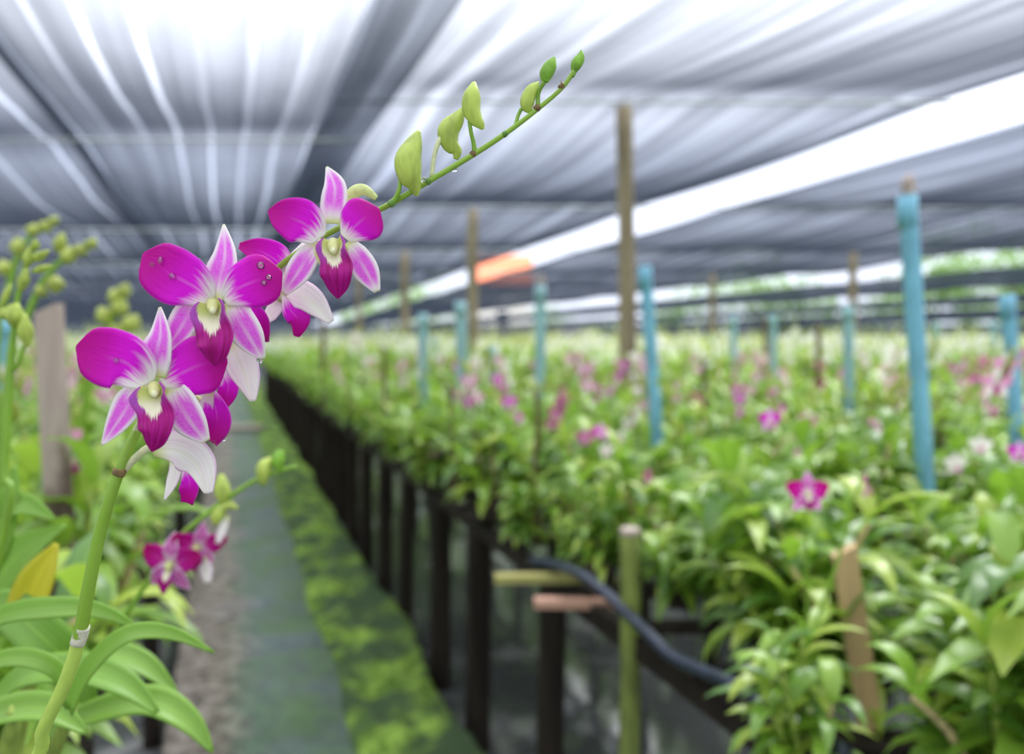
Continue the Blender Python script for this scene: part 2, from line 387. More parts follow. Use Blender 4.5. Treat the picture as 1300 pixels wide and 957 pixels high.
def net_mat(name, tau, stripe_gap, stripe_w, stripe_gain, seed, contrast):
    """woven shade net: thin threads block more of the light the more slantwise it crosses the cloth"""
    g = N(name); u, v = g.uv()
    ge = g.n('ShaderNodeNewGeometry'); dt = g.n('ShaderNodeVectorMath', operation='DOT_PRODUCT')
    g.t.links.new(ge.outputs['Normal'], dt.inputs[0]); g.t.links.new(ge.outputs['Incoming'], dt.inputs[1])
    cs = g.m('MAXIMUM', g.m('ABSOLUTE', dt.outputs['Value']), 0.02)
    wob = g.m('MULTIPLY', g.m('SUBTRACT', g.noise(g.comb(g.m('MULTIPLY', u, 0.8), g.m('MULTIPLY', v, 0.5), seed), 1.0, 1), 0.5), 0.10)
    uu = g.m('ADD', u, wob)
    ph = g.m('ABSOLUTE', g.m('SUBTRACT', g.m('FRACT', g.m('DIVIDE', uu, stripe_gap)), 0.5))
    st = g.m('SUBTRACT', 1.0, g.ss(stripe_w * 0.35, stripe_w, ph))
    amp = g.ss(0.25, 0.6, g.noise(g.comb(g.m('MULTIPLY', u, 2.3), g.m('MULTIPLY', v, 0.10), seed + 3), 1.0, 1))
    st = g.m('MULTIPLY', st, amp)
    s1 = g.noise(g.comb(g.m('MULTIPLY', uu, 7.0), g.m('MULTIPLY', v, 0.05), seed), 1.0, 3, 0.6)
    s2 = g.noise(g.comb(g.m('MULTIPLY', u, 60.0), g.m('MULTIPLY', v, 0.4), seed), 1.0, 2, 0.6)
    s3 = g.noise(g.comb(g.m('MULTIPLY', u, 1.5), g.m('MULTIPLY', v, 1.2), seed + 9), 1.0, 3, 0.6)
    k = g.m('ADD', 1.0, g.m('MULTIPLY', g.m('SUBTRACT', s1, 0.5), contrast))
    k = g.m('ADD', k, g.m('MULTIPLY', g.m('SUBTRACT', s2, 0.5), 0.45))
    k = g.m('ADD', k, g.m('MULTIPLY', g.m('SUBTRACT', s3, 0.5), 0.40))
    k = g.m('MULTIPLY', k, g.m('SUBTRACT', 1.0, g.m('MULTIPLY', st, stripe_gain)))
    tau_ = g.m('MULTIPLY', g.m('MAXIMUM', k, 0.1), tau)
    T = g.m('EXPONENT', g.m('MULTIPLY', g.m('DIVIDE', tau_, cs), -1.0), clamp=True)
    tp = g.n('ShaderNodeBsdfTransparent'); tp.inputs[0].default_value = (0.92, 0.955, 1.0, 1)
    di = g.n('ShaderNodeBsdfDiffuse'); di.inputs[0].default_value = (0.012, 0.015, 0.024, 1)
    tr = g.n('ShaderNodeBsdfTranslucent'); tr.inputs[0].default_value = (0.011, 0.014, 0.021, 1)
    a = g.n('ShaderNodeAddShader'); g.t.links.new(di.outputs[0], a.inputs[0]); g.t.links.new(tr.outputs[0], a.inputs[1])
    mx = g.n('ShaderNodeMixShader'); g.t.links.new(T, mx.inputs[0]); g.t.links.new(a.outputs[0], mx.inputs[1]); g.t.links.new(tp.outputs[0], mx.inputs[2])
    g.t.links.new(mx.outputs[0], g.out.inputs[0])
    return g.mat
M['net_left'] = net_mat('shade_net_striped', 0.46, 0.243, 0.12, 0.70, 1.3, 0.9)
M['net_right'] = net_mat('shade_net_streaked', 0.47, 0.37, 0.20, 0.40, 5.1, 1.7)
M['net_side'] = net_mat('heavy_side_net', 2.2, 0.37, 0.20, 0.10, 8.1, 0.4)

def walkway_mat():
    g = N('wet_slate_walkway')
    o = g.objc(); sp = g.n('ShaderNodeSeparateXYZ'); g.t.links.new(o, sp.inputs[0])
    u = g.m('SUBTRACT', sp.outputs[0], g.m('MULTIPLY', sp.outputs[1], SK))
    n1 = g.noise(o, 2.2, 5, 0.65); n2 = g.noise(o, 14, 4, 0.7); n3 = g.noise(o, 0.9, 2)
    col = g.mix(g.ss(0.3, 0.7, n2), (0.014, 0.034, 0.034), (0.065, 0.10, 0.10))
    lw = g.m('ADD', u, g.m('MULTIPLY', g.m('SUBTRACT', n1, 0.5), 0.5))
    col = g.mix(g.m('SUBTRACT', 1.0, g.ss(-0.02, 0.16, lw)), col, g.mix(g.ss(0.42, 0.6, n2), (0.05, 0.036, 0.025), (0.19, 0.165, 0.14)))
    ms = g.m('MULTIPLY', g.ss(0.40, 0.62, g.m('ADD', g.m('MULTIPLY', n1, 0.7), g.m('MULTIPLY', n2, 0.35))), 0.8)
    col = g.mix(g.m('MULTIPLY', g.m('MULTIPLY', ms, g.ss(-0.15, 0.35, u)), 0.65), col, (0.11, 0.20, 0.035))
    return g.prin(col, g.mix(ms, (0.30,) * 3, (0.9,) * 3), 0.5, bump=n2, bstr=0.6)
def water_mat():
    g = N('still_dark_water')
    o = g.objc(); n1 = g.noise(o, 5, 3, 0.6); n2 = g.noise(o, 1.2, 4, 0.6)
    col = g.mix(g.ss(0.5, 0.64, n2), (0.06, 0.065, 0.065), (0.20, 0.20, 0.20))  # paler grey patches in the base colour stand in for bright reflections
    b = g.n('ShaderNodeBump'); b.inputs['Strength'].default_value = 0.10; b.inputs['Distance'].default_value = 0.02
    g.t.links.new(n1, b.inputs['Height'])
    p = g.n('ShaderNodeBsdfPrincipled'); g.put(p.inputs['Base Color'], col); p.inputs['Roughness'].default_value = 0.08
    p.inputs['Specular IOR Level'].default_value = 1.0
    g.t.links.new(b.outputs[0], p.inputs['Normal']); g.t.links.new(p.outputs[0], g.out.inputs[0]); return g.mat
def drop_mat():
    g = N('water_drop'); p = g.n('ShaderNodeBsdfPrincipled'); p.inputs['Roughness'].default_value = 0.0
    p.inputs['Transmission Weight'].default_value = 1.0; p.inputs['IOR'].default_value = 1.33
    g.t.links.new(p.outputs[0], g.out.inputs[0]); return g.mat
def bead_mat():
    g = N('water_bead'); t_ = g.n('ShaderNodeBsdfTransparent'); t_.inputs[0].default_value = (1, .93, .98, 1)
    gl = g.n('ShaderNodeBsdfGlossy'); gl.inputs['Roughness'].default_value = 0.04
    fr = g.n('ShaderNodeFresnel'); fr.inputs[0].default_value = 1.45
    mx = g.n('ShaderNodeMixShader'); g.t.links.new(g.m('ADD', fr.outputs[0], 0.06), mx.inputs[0])
    g.t.links.new(t_.outputs[0], mx.inputs[1]); g.t.links.new(gl.outputs[0], mx.inputs[2]); g.t.links.new(mx.outputs[0], g.out.inputs[0]); return g.mat
M['bead'] = bead_mat()
M['walk'] = walkway_mat(); M['water'] = water_mat(); M['drop'] = drop_mat()
M['soil'] = simple('distant_grass', (0.10, 0.17, 0.04), 0.95, 0.3, 1.0)

# ------------------------------------------------------------------ the setting
def struct(name, mb, mat, smooth=False, kind='structure', origin=(0, 0, 0)):
    o = obj(name, mb, mat, smooth=smooth, origin=origin); o['kind'] = kind; return o

b = MB()
b.box((8, 40, -0.25), (400, 400, 0.10)); struct('ground', b, M['soil'])
b = MB()
b.grid([[row(u, Y, -0.12) for u in (-14, -5, 0, 5, 14, 42)] for Y in (-8, 0, 5, 15, 30, 62)], lambda v, u: (u, v)); struct('pond_water', b, M['water'])
b = MB()
ys = [-4 + 1.5 * i for i in range(43)]
for (z0) in (0.0,):
    top = [[row(u, Y, z0 + 0.006 * noise.noise(Vector((u * 3, Y, 0)))) for u in (-0.24, 0.0, 0.25, 0.5, 0.74)] for Y in ys]
    b.grid(top, lambda v, u: (u, v))
    for u in (-0.24, 0.74):
        b.grid([[row(u, Y, z0), row(u, Y, -0.2)] for Y in ys], lambda v, u: (u, v))
struct('walkway_path', b, M['walk'])

# mossy verge: uneven cushions beside the slab
def moss_strip(u0, u1, y0, y1, amp, seed):
    b = MB(); rows = []
    nY = int((y1 - y0) / 0.07)
    for i in range(nY + 1):
        Y = y0 + (y1 - y0) * i / nY; r_ = []
        for j in range(15):
            f = j / 14
            e0 = 0.07 * noise.noise(Vector((Y * 1.3, seed, 0))); e1 = 0.07 * noise.noise(Vector((Y * 1.1, seed, 5)))
            u = u0 + e0 + (u1 + e1 - u0 - e0) * f
            h = amp * math.sin(math.pi * f) ** 0.6 * (0.55 + 0.9 * noise.noise(Vector((u * 9, Y * 9, seed))) + 0.4 * noise.noise(Vector((u * 25, Y * 25, seed))))
            r_.append(row(u, Y, -0.02 + max(h, -0.01) + (0.02 if f not in (0, 1) else -0.10)))
        rows.append(r_)
    b.grid(rows, lambda v, u: (u, v)); return b
tag(obj('moss', moss_strip(0.44, 0.96, 1.2, 26, 0.075, 2.0), M['moss'], smooth=True), 'bright green moss along the right edge of the wet walkway', 'moss', kind='stuff')

# ------------------------------------------------------------------ shade nets
WL = [-7.1, -2.9, 1.3, 5.5, 9.9, 14.2, 18.5, 22.8, 27.1, 31.4, 35.7, 40, 44.3, 48.6, 52.9, 57.2, 61.5, 65.8]
WR = [-6.9, -3.0, 0.9, 4.7, 8.35, 12.3, 16.1, 20, 23.9, 27.8, 31.7, 35.6, 39.5, 43.4, 47.3, 51.2, 55.1, 59, 63, 67]
def sheet(uL, uR, wires, nu, sag, zoff, seed):
    rows = []; uvr = []
    for w in range(len(wires) - 1):
        a, c = wires[w], wires[w + 1]
        for k in range(10):
            t = k / 10; Y = a + (c - a) * t
            rows.append((Y, t, 1 if c < 30 else 0.5))
    rows.append((wires[-1], 0, 0))
    b = MB(); vs = []; us = []
    for (Y, t, s) in rows:
        u0, u1 = uL(Y), uR(Y); r_ = []; q = []
        for j in range(nu + 1):
            u = u0 + (u1 - u0) * j / nu
            eg = min(1.0, min(u - u0, u1 - u) / 0.8 + 0.15)
            z = 3.0 + zoff - sag * eg * s * 4 * t * (1 - t) * (1 + 0.35 * noise.noise(Vector((u * 0.9, Y * 0.4, seed)))) + 0.02 * noise.noise(Vector((u * 0.7, Y * 0.5, seed + 4)))
            r_.append(row(u, Y, z)); q.append((u, Y))
        vs.append(r_); us.append(q)
    m = nu + 1
    for r_ in vs: b.v.extend(r_)
    for i in range(len(vs) - 1):
        for j in range(nu):
            b.f.append((i * m + j, i * m + j + 1, (i + 1) * m + j + 1, (i + 1) * m + j))
            b.uv.append((us[i][j], us[i][j + 1], us[i + 1][j + 1], us[i + 1][j])); b.m.append(0)
    return b
def net(b, mat, label):
    tag(obj('shade_net', b, mat, smooth=True), label, 'shade net')
net(sheet(lambda Y: -26.0, lambda Y: -1.08, WL, 40, 0.155, 0.0, 1), M['net_left'], 'black shade net overhead at the far left, beyond the thin dark seam')
net(sheet(lambda Y: -1.20, lambda Y: 1.02, WL, 12, 0.155, 0.012, 2), M['net_left'], 'pale striped shade net overhead between the thin seam and the wide dark overlap')
net(sheet(lambda Y: 0.62, lambda Y: 4.36 + 0.042 * Y, WR, 20, 0.155, 0.035, 3), M['net_right'], 'streaked grey shade net overhead, from the dark overlap to the long white gap')
net(sheet(lambda Y: 5.04 + 0.059 * Y, lambda Y: 12.4, WR, 20, 0.155, 0.0, 4), M['net_right'], 'grey shade net overhead on the right, below the long white gap')
net(sheet(lambda Y: 15.4, lambda Y: 20.4, WR, 10, 0.155, 0.0, 5), M['net_right'], 'narrow dark net panel between the two far sky gaps')
net(sheet(lambda Y: 24.0, lambda Y: 30.5, WR, 10, 0.155, 0.0, 6), M['net_right'], 'farther dark net panel just above the field on the right')
net(sheet(lambda Y: 34.0, lambda Y: 52.0, WR, 12, 0.155, 0.0, 7), M['net_right'], 'farthest dark net panel low over the field at the right')
b = MB()
b.grid([[Vector((x, 66.5 + 0.3 * noise.noise(Vector((x * .3, z, 0))), z)) for x in range(-52, 50, 2)] for z in (-0.1, 1.0, 2.0, 3.05)], lambda v, u: (u * 100, v * 3))
net(b, M['net_side'], 'heavy dark net hanging down along the far end of the nursery')
# support wires the nets lie on
def wire(a, c, r, label, group=None):
    b = MB(); b.tube([a, (Vector(a) + Vector(c)) / 2, c], [r, r, r], n=2, k=6)
    tag(obj('support_wire', b, M['wire'], smooth=True), label, 'wire', group)
names_l = {5.5: 'thin wire crossing under the left net above the topmost flower', 9.9: 'thin wire crossing under the left net just above the left flower petals'}
for w in WL[2:8]:
    wire(row(-26, 0, 2.985) + Vector((SK * w, w, 0)), row(1.0, w, 2.985), 0.010, names_l.get(w, 'thin far wire crossing low under the left net'), None if w in names_l else 'far wires under the left net')
names_r = {4.7: 'thin wire crossing under the right net at the top of the tall near post', 8.35: 'thin wire crossing under the right net at the top of the second wooden post'}
for w in WR[3:9]:
    wire(row(0.65, w, 3.01), row(12.3, w, 2.985), 0.010, names_r.get(w, 'thin far wire crossing low under the right net'), None if w in names_r else 'far wires under the right net')

# ------------------------------------------------------------------ posts, pipes, stakes
def post(name, foot, top, r0, r1, mat, label, cat, group=None, k=10, bend=0.0, seed=1.0, parts=None, knob=None):
    foot = Vector(foot); top = Vector(top)
    root = None
    b = MB(); pts = []; rad = []
    for i in range(9):
        t = i / 8; p = foot.lerp(top, t)
        p += Vector((noise.noise(Vector((t * 3, seed, 0))), noise.noise(Vector((t * 3, seed, 9))), 0)) * bend
        pts.append(p); rad.append((r0 + (r1 - r0) * t) * (1 + (0.10 if bend else 0.0) * noise.noise(Vector((t * 6, seed, 3)))))
    b.tube(pts, rad, n=16, k=k, nrm=(0, -1, 0))
    o = obj(name, b, mat, origin=foot)
    tag(o, label, cat, group)
    if parts: parts(o, foot, top)
    return o

def pipe(px0, py0, px1, py1, w, Y, label, group=None, mat='blue', stub=False):
    top = P(px0, py0, Y); r = w / 2 / F * Y
    low = P(px1, py1, Y); d = (low - top); foot = top + d * ((top.z - 0.84) / (top.z - low.z))
    def parts(o, f, t):
        b = MB(); b.tube([t + Vector((0, 0, -0.09)), t + Vector((0, 0, -0.045)), t + Vector((0, 0, -0.002))], [r * 1.08] * 3, n=2, k=12); child('pipe_socket', b, M[mat], o)
        if stub:
            b = MB(); b.tube([t + Vector((0, 0, -0.10)), t + Vector((0.003, 0, 0.03)), t + Vector((-0.004, 0, 0.05))], [r * 0.8, r * 0.75, r * 0.5], n=4, k=10); child('wooden_stub', b, M['wood_grey'], o)
    post('pipe_post', foot, top, r, r, M[mat], label, 'pipe post', group, k=12, parts=parts)
pipe(1152, 248, 1176, 640, 22, 2.1, 'thick blue plastic pipe post on the right with a wooden stub in its top', stub=True)
pipe(819, 338, 834, 550, 16, 3.0, 'blue plastic pipe post standing right against the tall near wooden post', mat='blue')
pipe(1279, 374, 1290, 530, 17, 2.8, 'pale blue pipe post at the right edge of the field', mat='blue')
pipe(585, 383, 587, 500, 14, 4.2, 'teal pipe post just left of the second wooden post', mat='teal')
pipe(537, 398, 538, 505, 12, 4.8, 'teal pipe post left of its twin, near the third wooden post', mat='teal')
pipe(686, 362, 686, 500, 13, 4.0, 'teal pipe post between the second wooden post and the tall near post', mat='teal', stub=True)
pipe(1077, 388, 1078, 520, 13, 4.2, 'teal pipe post left of the thick blue pipe, in front of a wooden post', mat='teal')
pipe(625, 440, 626, 495, 9, 6.5, 'short teal pipe post right of the second wooden post', mat='teal')
pipe(552, 430, 553, 490, 8, 8.0, 'small far teal pipe beside the pair of teal pipes', mat='teal')
for px, py, w, Y in ((931, 400, 9, 6.5), (981, 400, 10, 6.0), (1188, 410, 8, 8.0), (1262, 408, 8, 8.0), (905, 428, 7, 9.5)):
    pipe(px, py, px + 1, 470, w, Y, 'small far teal pipe post low over the flowering field on the right', 'small far pipe posts', mat='teal')
pipe(6, 405, 8, 480, 13, 3.4, 'pale blue pipe post at the left edge behind the budding spray', mat='blue')

tall = [(2.55, 4.70, 0.060, 'tall weathered wooden post nearest the camera, reaching the right net', (-0.05, 0)),
        (2.71, 8.30, 0.066, 'second wooden net post, at the break between orange and white in the gap', (0, 0)),
        (2.89, 12.25, 0.075, 'third wooden net post, where the white gap turns green', (0, 0)),
        (2.80, 16.0, 0.07, 'fourth and farthest clear wooden post of the row, half hidden by the top flower', (0, 0)),
        (10.27, 12.3, 0.075, 'wooden net post standing behind a teal pipe on the right', (0, 0)),
        (10.35, 16.0, 0.07, 'thin far wooden net post right of the tall near post', (0, 0))]
for u, Y, r, lab, ln in tall:
    foot = row(u, Y, -0.12); top = row(u, Y, 2.97) + Vector((ln[0], 0, 0))
    post('net_post', foot, top, r, r * 0.86, M['wood_post'], lab, 'wooden post', bend=0.03, seed=u * 3 + Y)

# thin dark bamboo stakes on the benches
for px, ptop, pbot, w, Y, lab in ((680, 495, 727, 7, 2.45, 'thin dark bamboo stake rising from the front bench above the yellow-green plank'),
                               (572, 486, 640, 7, 3.1, 'thin mossy bamboo stake left of the teal pipes on the front bench'),
                               (1039, 412, 500, 8, 5.0, 'dark bamboo stake between the two right-hand teal pipes'),
                               (971, 403, 470, 6, 6.0, 'slim reddish bamboo stake beside a far teal pipe'),
                               (487, 440, 560, 6, 4.6, 'thin bamboo stake right of the magenta lip hanging at the far end'),
                               (893, 455, 500, 7, 5.0, 'short dark bamboo stake right of the tall near post'),
                               (1190, 500, 560, 8, 3.4, 'dark bamboo stake right of the thick blue pipe'),
                               (410, 400, 500, 7, 7.0, 'thin bamboo stake behind the pale hanging sepal of the top flower')):
    top = P(px, ptop, Y); foot = Vector((top.x + 0.01, top.y, 0.84))
    post('bamboo_stake', foot, top, w / 2 / F * Y, w / 2.3 / F * Y, M['bamboo'], lab, 'stake', bend=0.012, seed=px * 0.1)

# stakes and laths near the camera
top = P(62, 392, 1.35); foot = top + (P(76, 668, 1.35) - top) * ((top.z - 0.84) / (top.z - P(76, 668, 1.35).z))
b = MB(); d = (foot - top); q = Vector((0, 0, -1)).rotation_difference(d.normalized()).to_matrix()
def lath(name, top, foot, w, t, mat, label, cat, chip=0.01):
    b = MB(); rows = []
    for i in range(15):
        f = i / 14; p = foot.lerp(top, f); k = 1 + 0.05 * noise.noise(Vector((f * 5, w * 100, 0)))
        c = 0.004
        hx, hy = w / 2 * k, t / 2 * k
        ring = [(-hx + c, -hy), (hx - c, -hy), (hx, -hy + c), (hx, hy - c), (hx - c, hy), (-hx + c, hy), (-hx, hy - c), (-hx, -hy + c)]
        rows.append([p + Vector((x, y, chip * (x / hx) if i == 14 else 0)) for x, y in ring])
    b.grid(rows, lambda v, u: (u, v), closed=True)
    n = len(b.v); b.f.append(tuple(range(n - 8, n))); b.uv.append(((0, 0),) * 8); b.m.append(0)
    tag(obj(name, b, mat, smooth=False, origin=foot), label, cat)
lath('wooden_stake', top, foot, 0.042, 0.03, M['stake'], 'grey-pink flat wooden stake upright among the plants at the left', 'stake')
top = P(1071, 698, 1.28); low = P(1097, 868, 1.28); foot = top + (low - top) * ((top.z - 0.84) / (top.z - low.z))
lath('wooden_lath', top, foot, 0.040, 0.022, M['wood_tan'], 'leaning tan wooden lath rising from the leaves at the lower right', 'stake')

# ------------------------------------------------------------------ benches
BZ = 0.83
def bench(u0, u1, y0, y1, label, legs_front, legs_back, tall_legs=(), slat_gap=0.32, every_slat=True):
    root = empty('plant_bench', row(u0, y0, -0.12), label, 'bench')
    for nm, u in (('front_rail', u0), ('back_rail', u1)):
        b = MB()
        rows = []
        n = 24
        for i in range(n + 1):
            Y = y0 + (y1 - y0) * i / n; z = BZ - 0.05 + 0.008 * noise.noise(Vector((Y, u, 0)))
            rows.append([row(u + x, Y, z + zz) for x, zz in ((-0.02, -0.022), (0.02, -0.022), (0.02, 0.030), (-0.02, 0.030))])
        b.grid(rows, lambda v, u: (u, v), closed=True); child(nm, b, M['wood_dark'], root, smooth=False)
    for us, ls in ((u0, legs_front), (u1, legs_back)):
        for Y in ls:
            rr = (0.042 if us == u0 else 0.030) + 0.010 * R.random()
            du = 0.03 if us == u0 else -0.03
            b = MB(); f = row(us + du + R.uniform(-.02, .02), Y, -0.18); t = row(us + du, Y, BZ - 0.03)
            b.tube([f, f.lerp(t, .5) + Vector((R.uniform(-.01, .01), 0, 0)), t], [rr * 1.1, rr, rr], n=6, k=9); child('leg', b, M['wood_dark'], root)
    Y = y0 + 0.1; cnt = 0
    while Y < y1 and cnt < 95:
        b = MB(); a = row(u0 - 0.02, Y, BZ - 0.008); c = row(u1 + 0.02, Y + R.uniform(-.03, .03), BZ - 0.008)
        hw = R.uniform(0.020, 0.032)
        c.y = a.y
        b.grid([[a + Vector((0, x, z)) for x, z in ((-hw, -0.010), (hw, -0.010), (hw, 0.010), (-hw, 0.010))],
                [c + Vector((0, x, z)) for x, z in ((-hw, -0.010), (hw, -0.010), (hw, 0.010), (-hw, 0.010))]], lambda v, u: (u, v), closed=True)
        child('slat', b, M['wood_dark'], root, smooth=False)
        Y += slat_gap; cnt += 1
    return root
front_legs = [2.30, 2.98, 3.52, 4.15, 4.75, 5.4, 6.05, 6.7, 7.35, 8.0, 8.7, 9.4, 10.1, 10.8, 11.6, 12.4, 13.3, 14.2, 15.2, 16.2, 17.4, 18.6, 20]
bench(0.97, 2.45, 0.9, 24, 'long dark timber bench on many legs along the right side of the walkway', front_legs, [y + .2 for y in front_legs][::1], slat_gap=0.26)
bench(3.0, 4.6, 1.6, 24, 'second timber bench on the right, hidden under plants behind the first', [2.4 + 1.3 * i for i in range(10)], [2.4 + 1.3 * i for i in range(6)], slat_gap=0.5)
bench(5.2, 6.9, 3.5, 24, 'third timber bench on the right, under the farther plants', [4.6 + 2 * i for i in range(6)], [], slat_gap=0.7)
bench(-1.9, -0.28, 0.25, 24, 'timber bench under the plants at the left of the walkway', [1.1, 1.9, 2.65, 3.35, 4.2, 5.1, 6.2, 7.4, 9, 11, 13, 16], [1.5, 3, 5, 8], slat_gap=0.26)

# mossy stump-topped bench post that rises above the first bench
top = P(800, 672, 1.77); foot = Vector((top.x, top.y, -0.18))
def cut_top(o, f, t):
    b = MB(); b.tube([t - Vector((0, 0, 0.012)), t, t + Vector((0, 0, 0.004))], [0.0245, 0.0245, 0.019], n=3, k=14); child('cut_top', b, M['wood_grey'], o)
post('bench_post', foot, top, 0.027, 0.024, M['wood_moss'], 'mossy round post with a pale cut top in front of the right bench', 'post', bend=0.006, seed=4, parts=cut_top, k=14)
# loose planks on the front bench
def plank(pa, pb, Y, w, t, mat, label, dy=0.0, z=None):
    a = P(pa[0], pa[1], Y); c = P(pb[0], pb[1], Y + dy)
    if z is not None: a.z = z; c.z = z
    b = MB(); rows = []
    for i in range(7):
        p = a.lerp(c, i / 6)
        rows.append([p + Vector((0, x, zz + 0.003 * noise.noise(p * 5))) for x, zz in ((-w / 2, -t / 2), (w / 2, -t / 2), (w / 2, t / 2), (-w / 2, t / 2))])
    b.grid(rows, lambda v, u: (u, v), closed=True)
    for s in (0, len(b.v) - 4): b.f.append((s, s + 1, s + 2, s + 3)); b.uv.append(((0, 0),) * 4); b.m.append(0)
    tag(obj('wooden_plank', b, mat, smooth=False, origin=a), label, 'plank')
plank((628, 734), (782, 734), 2.12, 0.035, 0.022, M['wood_olive'], 'yellow-green plank lying across the edge of the right bench, upper of the two')
plank((678, 765), (790, 766), 1.98, 0.035, 0.022, M['wood_pink'], 'pinkish plank lying across the edge of the right bench, lower of the two')
plank((286, 542), (332, 542), 12.6, 0.30, 0.05, M['wood_grey'], 'pale board crossing the far end of the walkway', z=0.06)
# irrigation hose
b = MB()
hp = []
for px, py in ((675, 712), (700, 716), (735, 728), (768, 752), (800, 782), (825, 806), (852, 832), (888, 850), (932, 868), (990, 905), (1075, 957)):
    hp.append(P(px, py, 0.925 / ((px - CX) / F - SK)))      # it hangs just outside the front rail
b.tube(hp, [0.0135] * 11, n=60, k=10); tag(obj('irrigation_hose', b, M['hose'], origin=hp[0]), 'dark blue-black irrigation hose running down the edge of the right bench', 'hose')

# ------------------------------------------------------------------ background plants: templates
def rot_dir(az, el): return Vector((math.cos(az) * math.cos(el), math.sin(az) * math.cos(el), math.sin(el)))

def add_leaf(b, p, az, L, w, el, droop, key, n=6, m=4, fold=0.35):
    pts = [p]; e_ = el; q = p
    for i in range(4):
        q = q + rot_dir(az, e_) * (L / 4); pts.append(q); e_ -= droop
    b.blade(pts, [w * 0.45, w * 0.95, w, w * 0.72, 0.0005], (0, 0, 1), cup=fold, n=n, m=m, uoff=key)

def foliage_template(seed, ncane=5, n=5, m=2):
    r = random.Random(seed); cane_meshes = []; lf = MB(); key = seed * 31
    tips = []
    for c in range(ncane):
        a = r.uniform(0, 6.28); rad = r.uniform(0.01, 0.05)
        base = Vector((math.cos(a) * rad, math.sin(a) * rad, 0.03)); h = r.uniform(0.13, 0.31)
        lean = r.uniform(0.05, 0.16)
        top = base + Vector((math.cos(a) * lean, math.sin(a) * lean, h)); mid = base.lerp(top, 0.5) + Vector((0, 0, 0.02))
        cb = MB(); cb.tube([base, mid, top], [0.005, 0.0075, 0.004], n=6, k=6); cane_meshes.append(cb)
        tips.append(top)
        nl = r.randint(9, 12); a2 = r.uniform(0, 3.14)
        for l in range(2):
            key += 1; add_leaf(lf, base + Vector((0, 0, 0.05)), a + r.uniform(-1.2, 1.2), r.uniform(.12, .18), r.uniform(.016, .023), r.uniform(-.1, .5), r.uniform(.3, .5), key, n=n, m=m)
        for l in range(nl):
            t = 0.03 + 0.97 * l / (nl - 1); q = base.lerp(top, t) + Vector((0, 0, 0.015))
            az = a2 + (math.pi if l % 2 else 0) + r.uniform(-0.5, 0.5)
            L = r.uniform(0.12, 0.19) * (1 - 0.25 * (t > 0.9)); w = r.uniform(0.016, 0.024)
            key += 1
            add_leaf(lf, q, az, L, w, r.uniform(0.35, 1.1) + 0.3 * (t > .85), r.uniform(0.28, 0.55), key, n=n, m=m)
    return lf, cane_meshes, tips

def small_flower(b, c, fwd, up, s, mats, lean=0.0):
    """one open bloom, petals round centre c, looking along fwd"""
    fwd = Vector(fwd).normalized(); rt = fwd.cross(Vector(up)).normalized(); up = rt.cross(fwd).normalized()
    def D(a): return rt * math.sin(a) + up * math.cos(a)
    pm, sm, lm = mats
    for a, L, w, mt, bk in ((0, 1.0, 0.30, sm, -0.12), (1.12, 1.0, 0.44, pm, -0.02), (-1.12, 1.0, 0.44, pm, -0.02), (2.45, 0.95, 0.27, sm, -0.10), (-2.45, 0.95, 0.27, sm, -0.10)):
        d = D(a)
        b.blade([c + d * 0.06 * s, c + d * 0.45 * s * L + fwd * 0.05 * s, c + d * s * L + fwd * bk * s], [0.08 * s, w * s, 0.04 * s] if mt != pm else [0.10 * s, w * s, 0.12 * s], fwd, cup=0.15, n=6, m=4, mat=mt)
    d = D(math.pi)
    b.blade([c + fwd * 0.10 * s, c + fwd * 0.28 * s + d * 0.25 * s, c + fwd * 0.25 * s + d * 0.72 * s], [0.10 * s, 0.24 * s, 0.03 * s], fwd, cup=0.5, n=6, m=4, mat=lm)
    b.tube([c, c + fwd * 0.12 * s, c + fwd * 0.22 * s], [0.07 * s, 0.10 * s, 0.04 * s], n=3, k=6, mat=3)

FL = {'magenta': [M['petal'], M['sepal'], M['lip'], M['column']],
      'crimson': [M['petal_c'], M['sepal_c'], M['lip'], M['column']],
      'pink': [M['petal_p'], M['petal_w'], M['petal_c'], M['column']],
      'white': [M['petal_w'], M['petal_w'], M['petal_p'], M['column']]}
FLM = {}
for k_, ms in FL.items():
    b = MB(); small_flower(b, Vector((0, 0, 0)), (0, -1, -0.05), (0, 0, 1), 0.034, (0, 1, 2)); FLM[k_] = b.mesh('flower', ms)
def spike_mb(p0, tip, bend, nb, seed):
    r = random.Random(seed); b = MB()
    mid = p0.lerp(tip, 0.55) + Vector((0, 0, bend))
    pts = crom([p0, mid, tip], 10); b.tube([p0, mid, tip], [0.0028, 0.0024, 0.0014], n=8, k=6)
    d = (tip - mid).normalized()
    for i in range(nb):
        t = i / max(nb - 1, 1); q = pts[10 - int(4 * (1 - t))].lerp(pts[9], 0.3 * t) if nb > 1 else tip
        q = mid.lerp(tip, 0.35 + 0.65 * t)
        s = 0.015 * (1.15 - 0.5 * t); a = r.uniform(0, 6.28)
        dd = (Vector((math.cos(a), math.sin(a), 0)) * 0.8 + d * 0.9 + Vector((0, 0, 0.5))).normalized()
        e0 = q + dd * s * 0.9
        b.tube([q, e0], [0.001, 0.0012], n=1, k=4, caps=False)
        b.tube([e0, e0 + dd * s * 0.6, e0 + dd * s * 1.9], [s * 0.25, s * 0.52, s * 0.08], n=4, k=6, mat=1)
    return b, pts

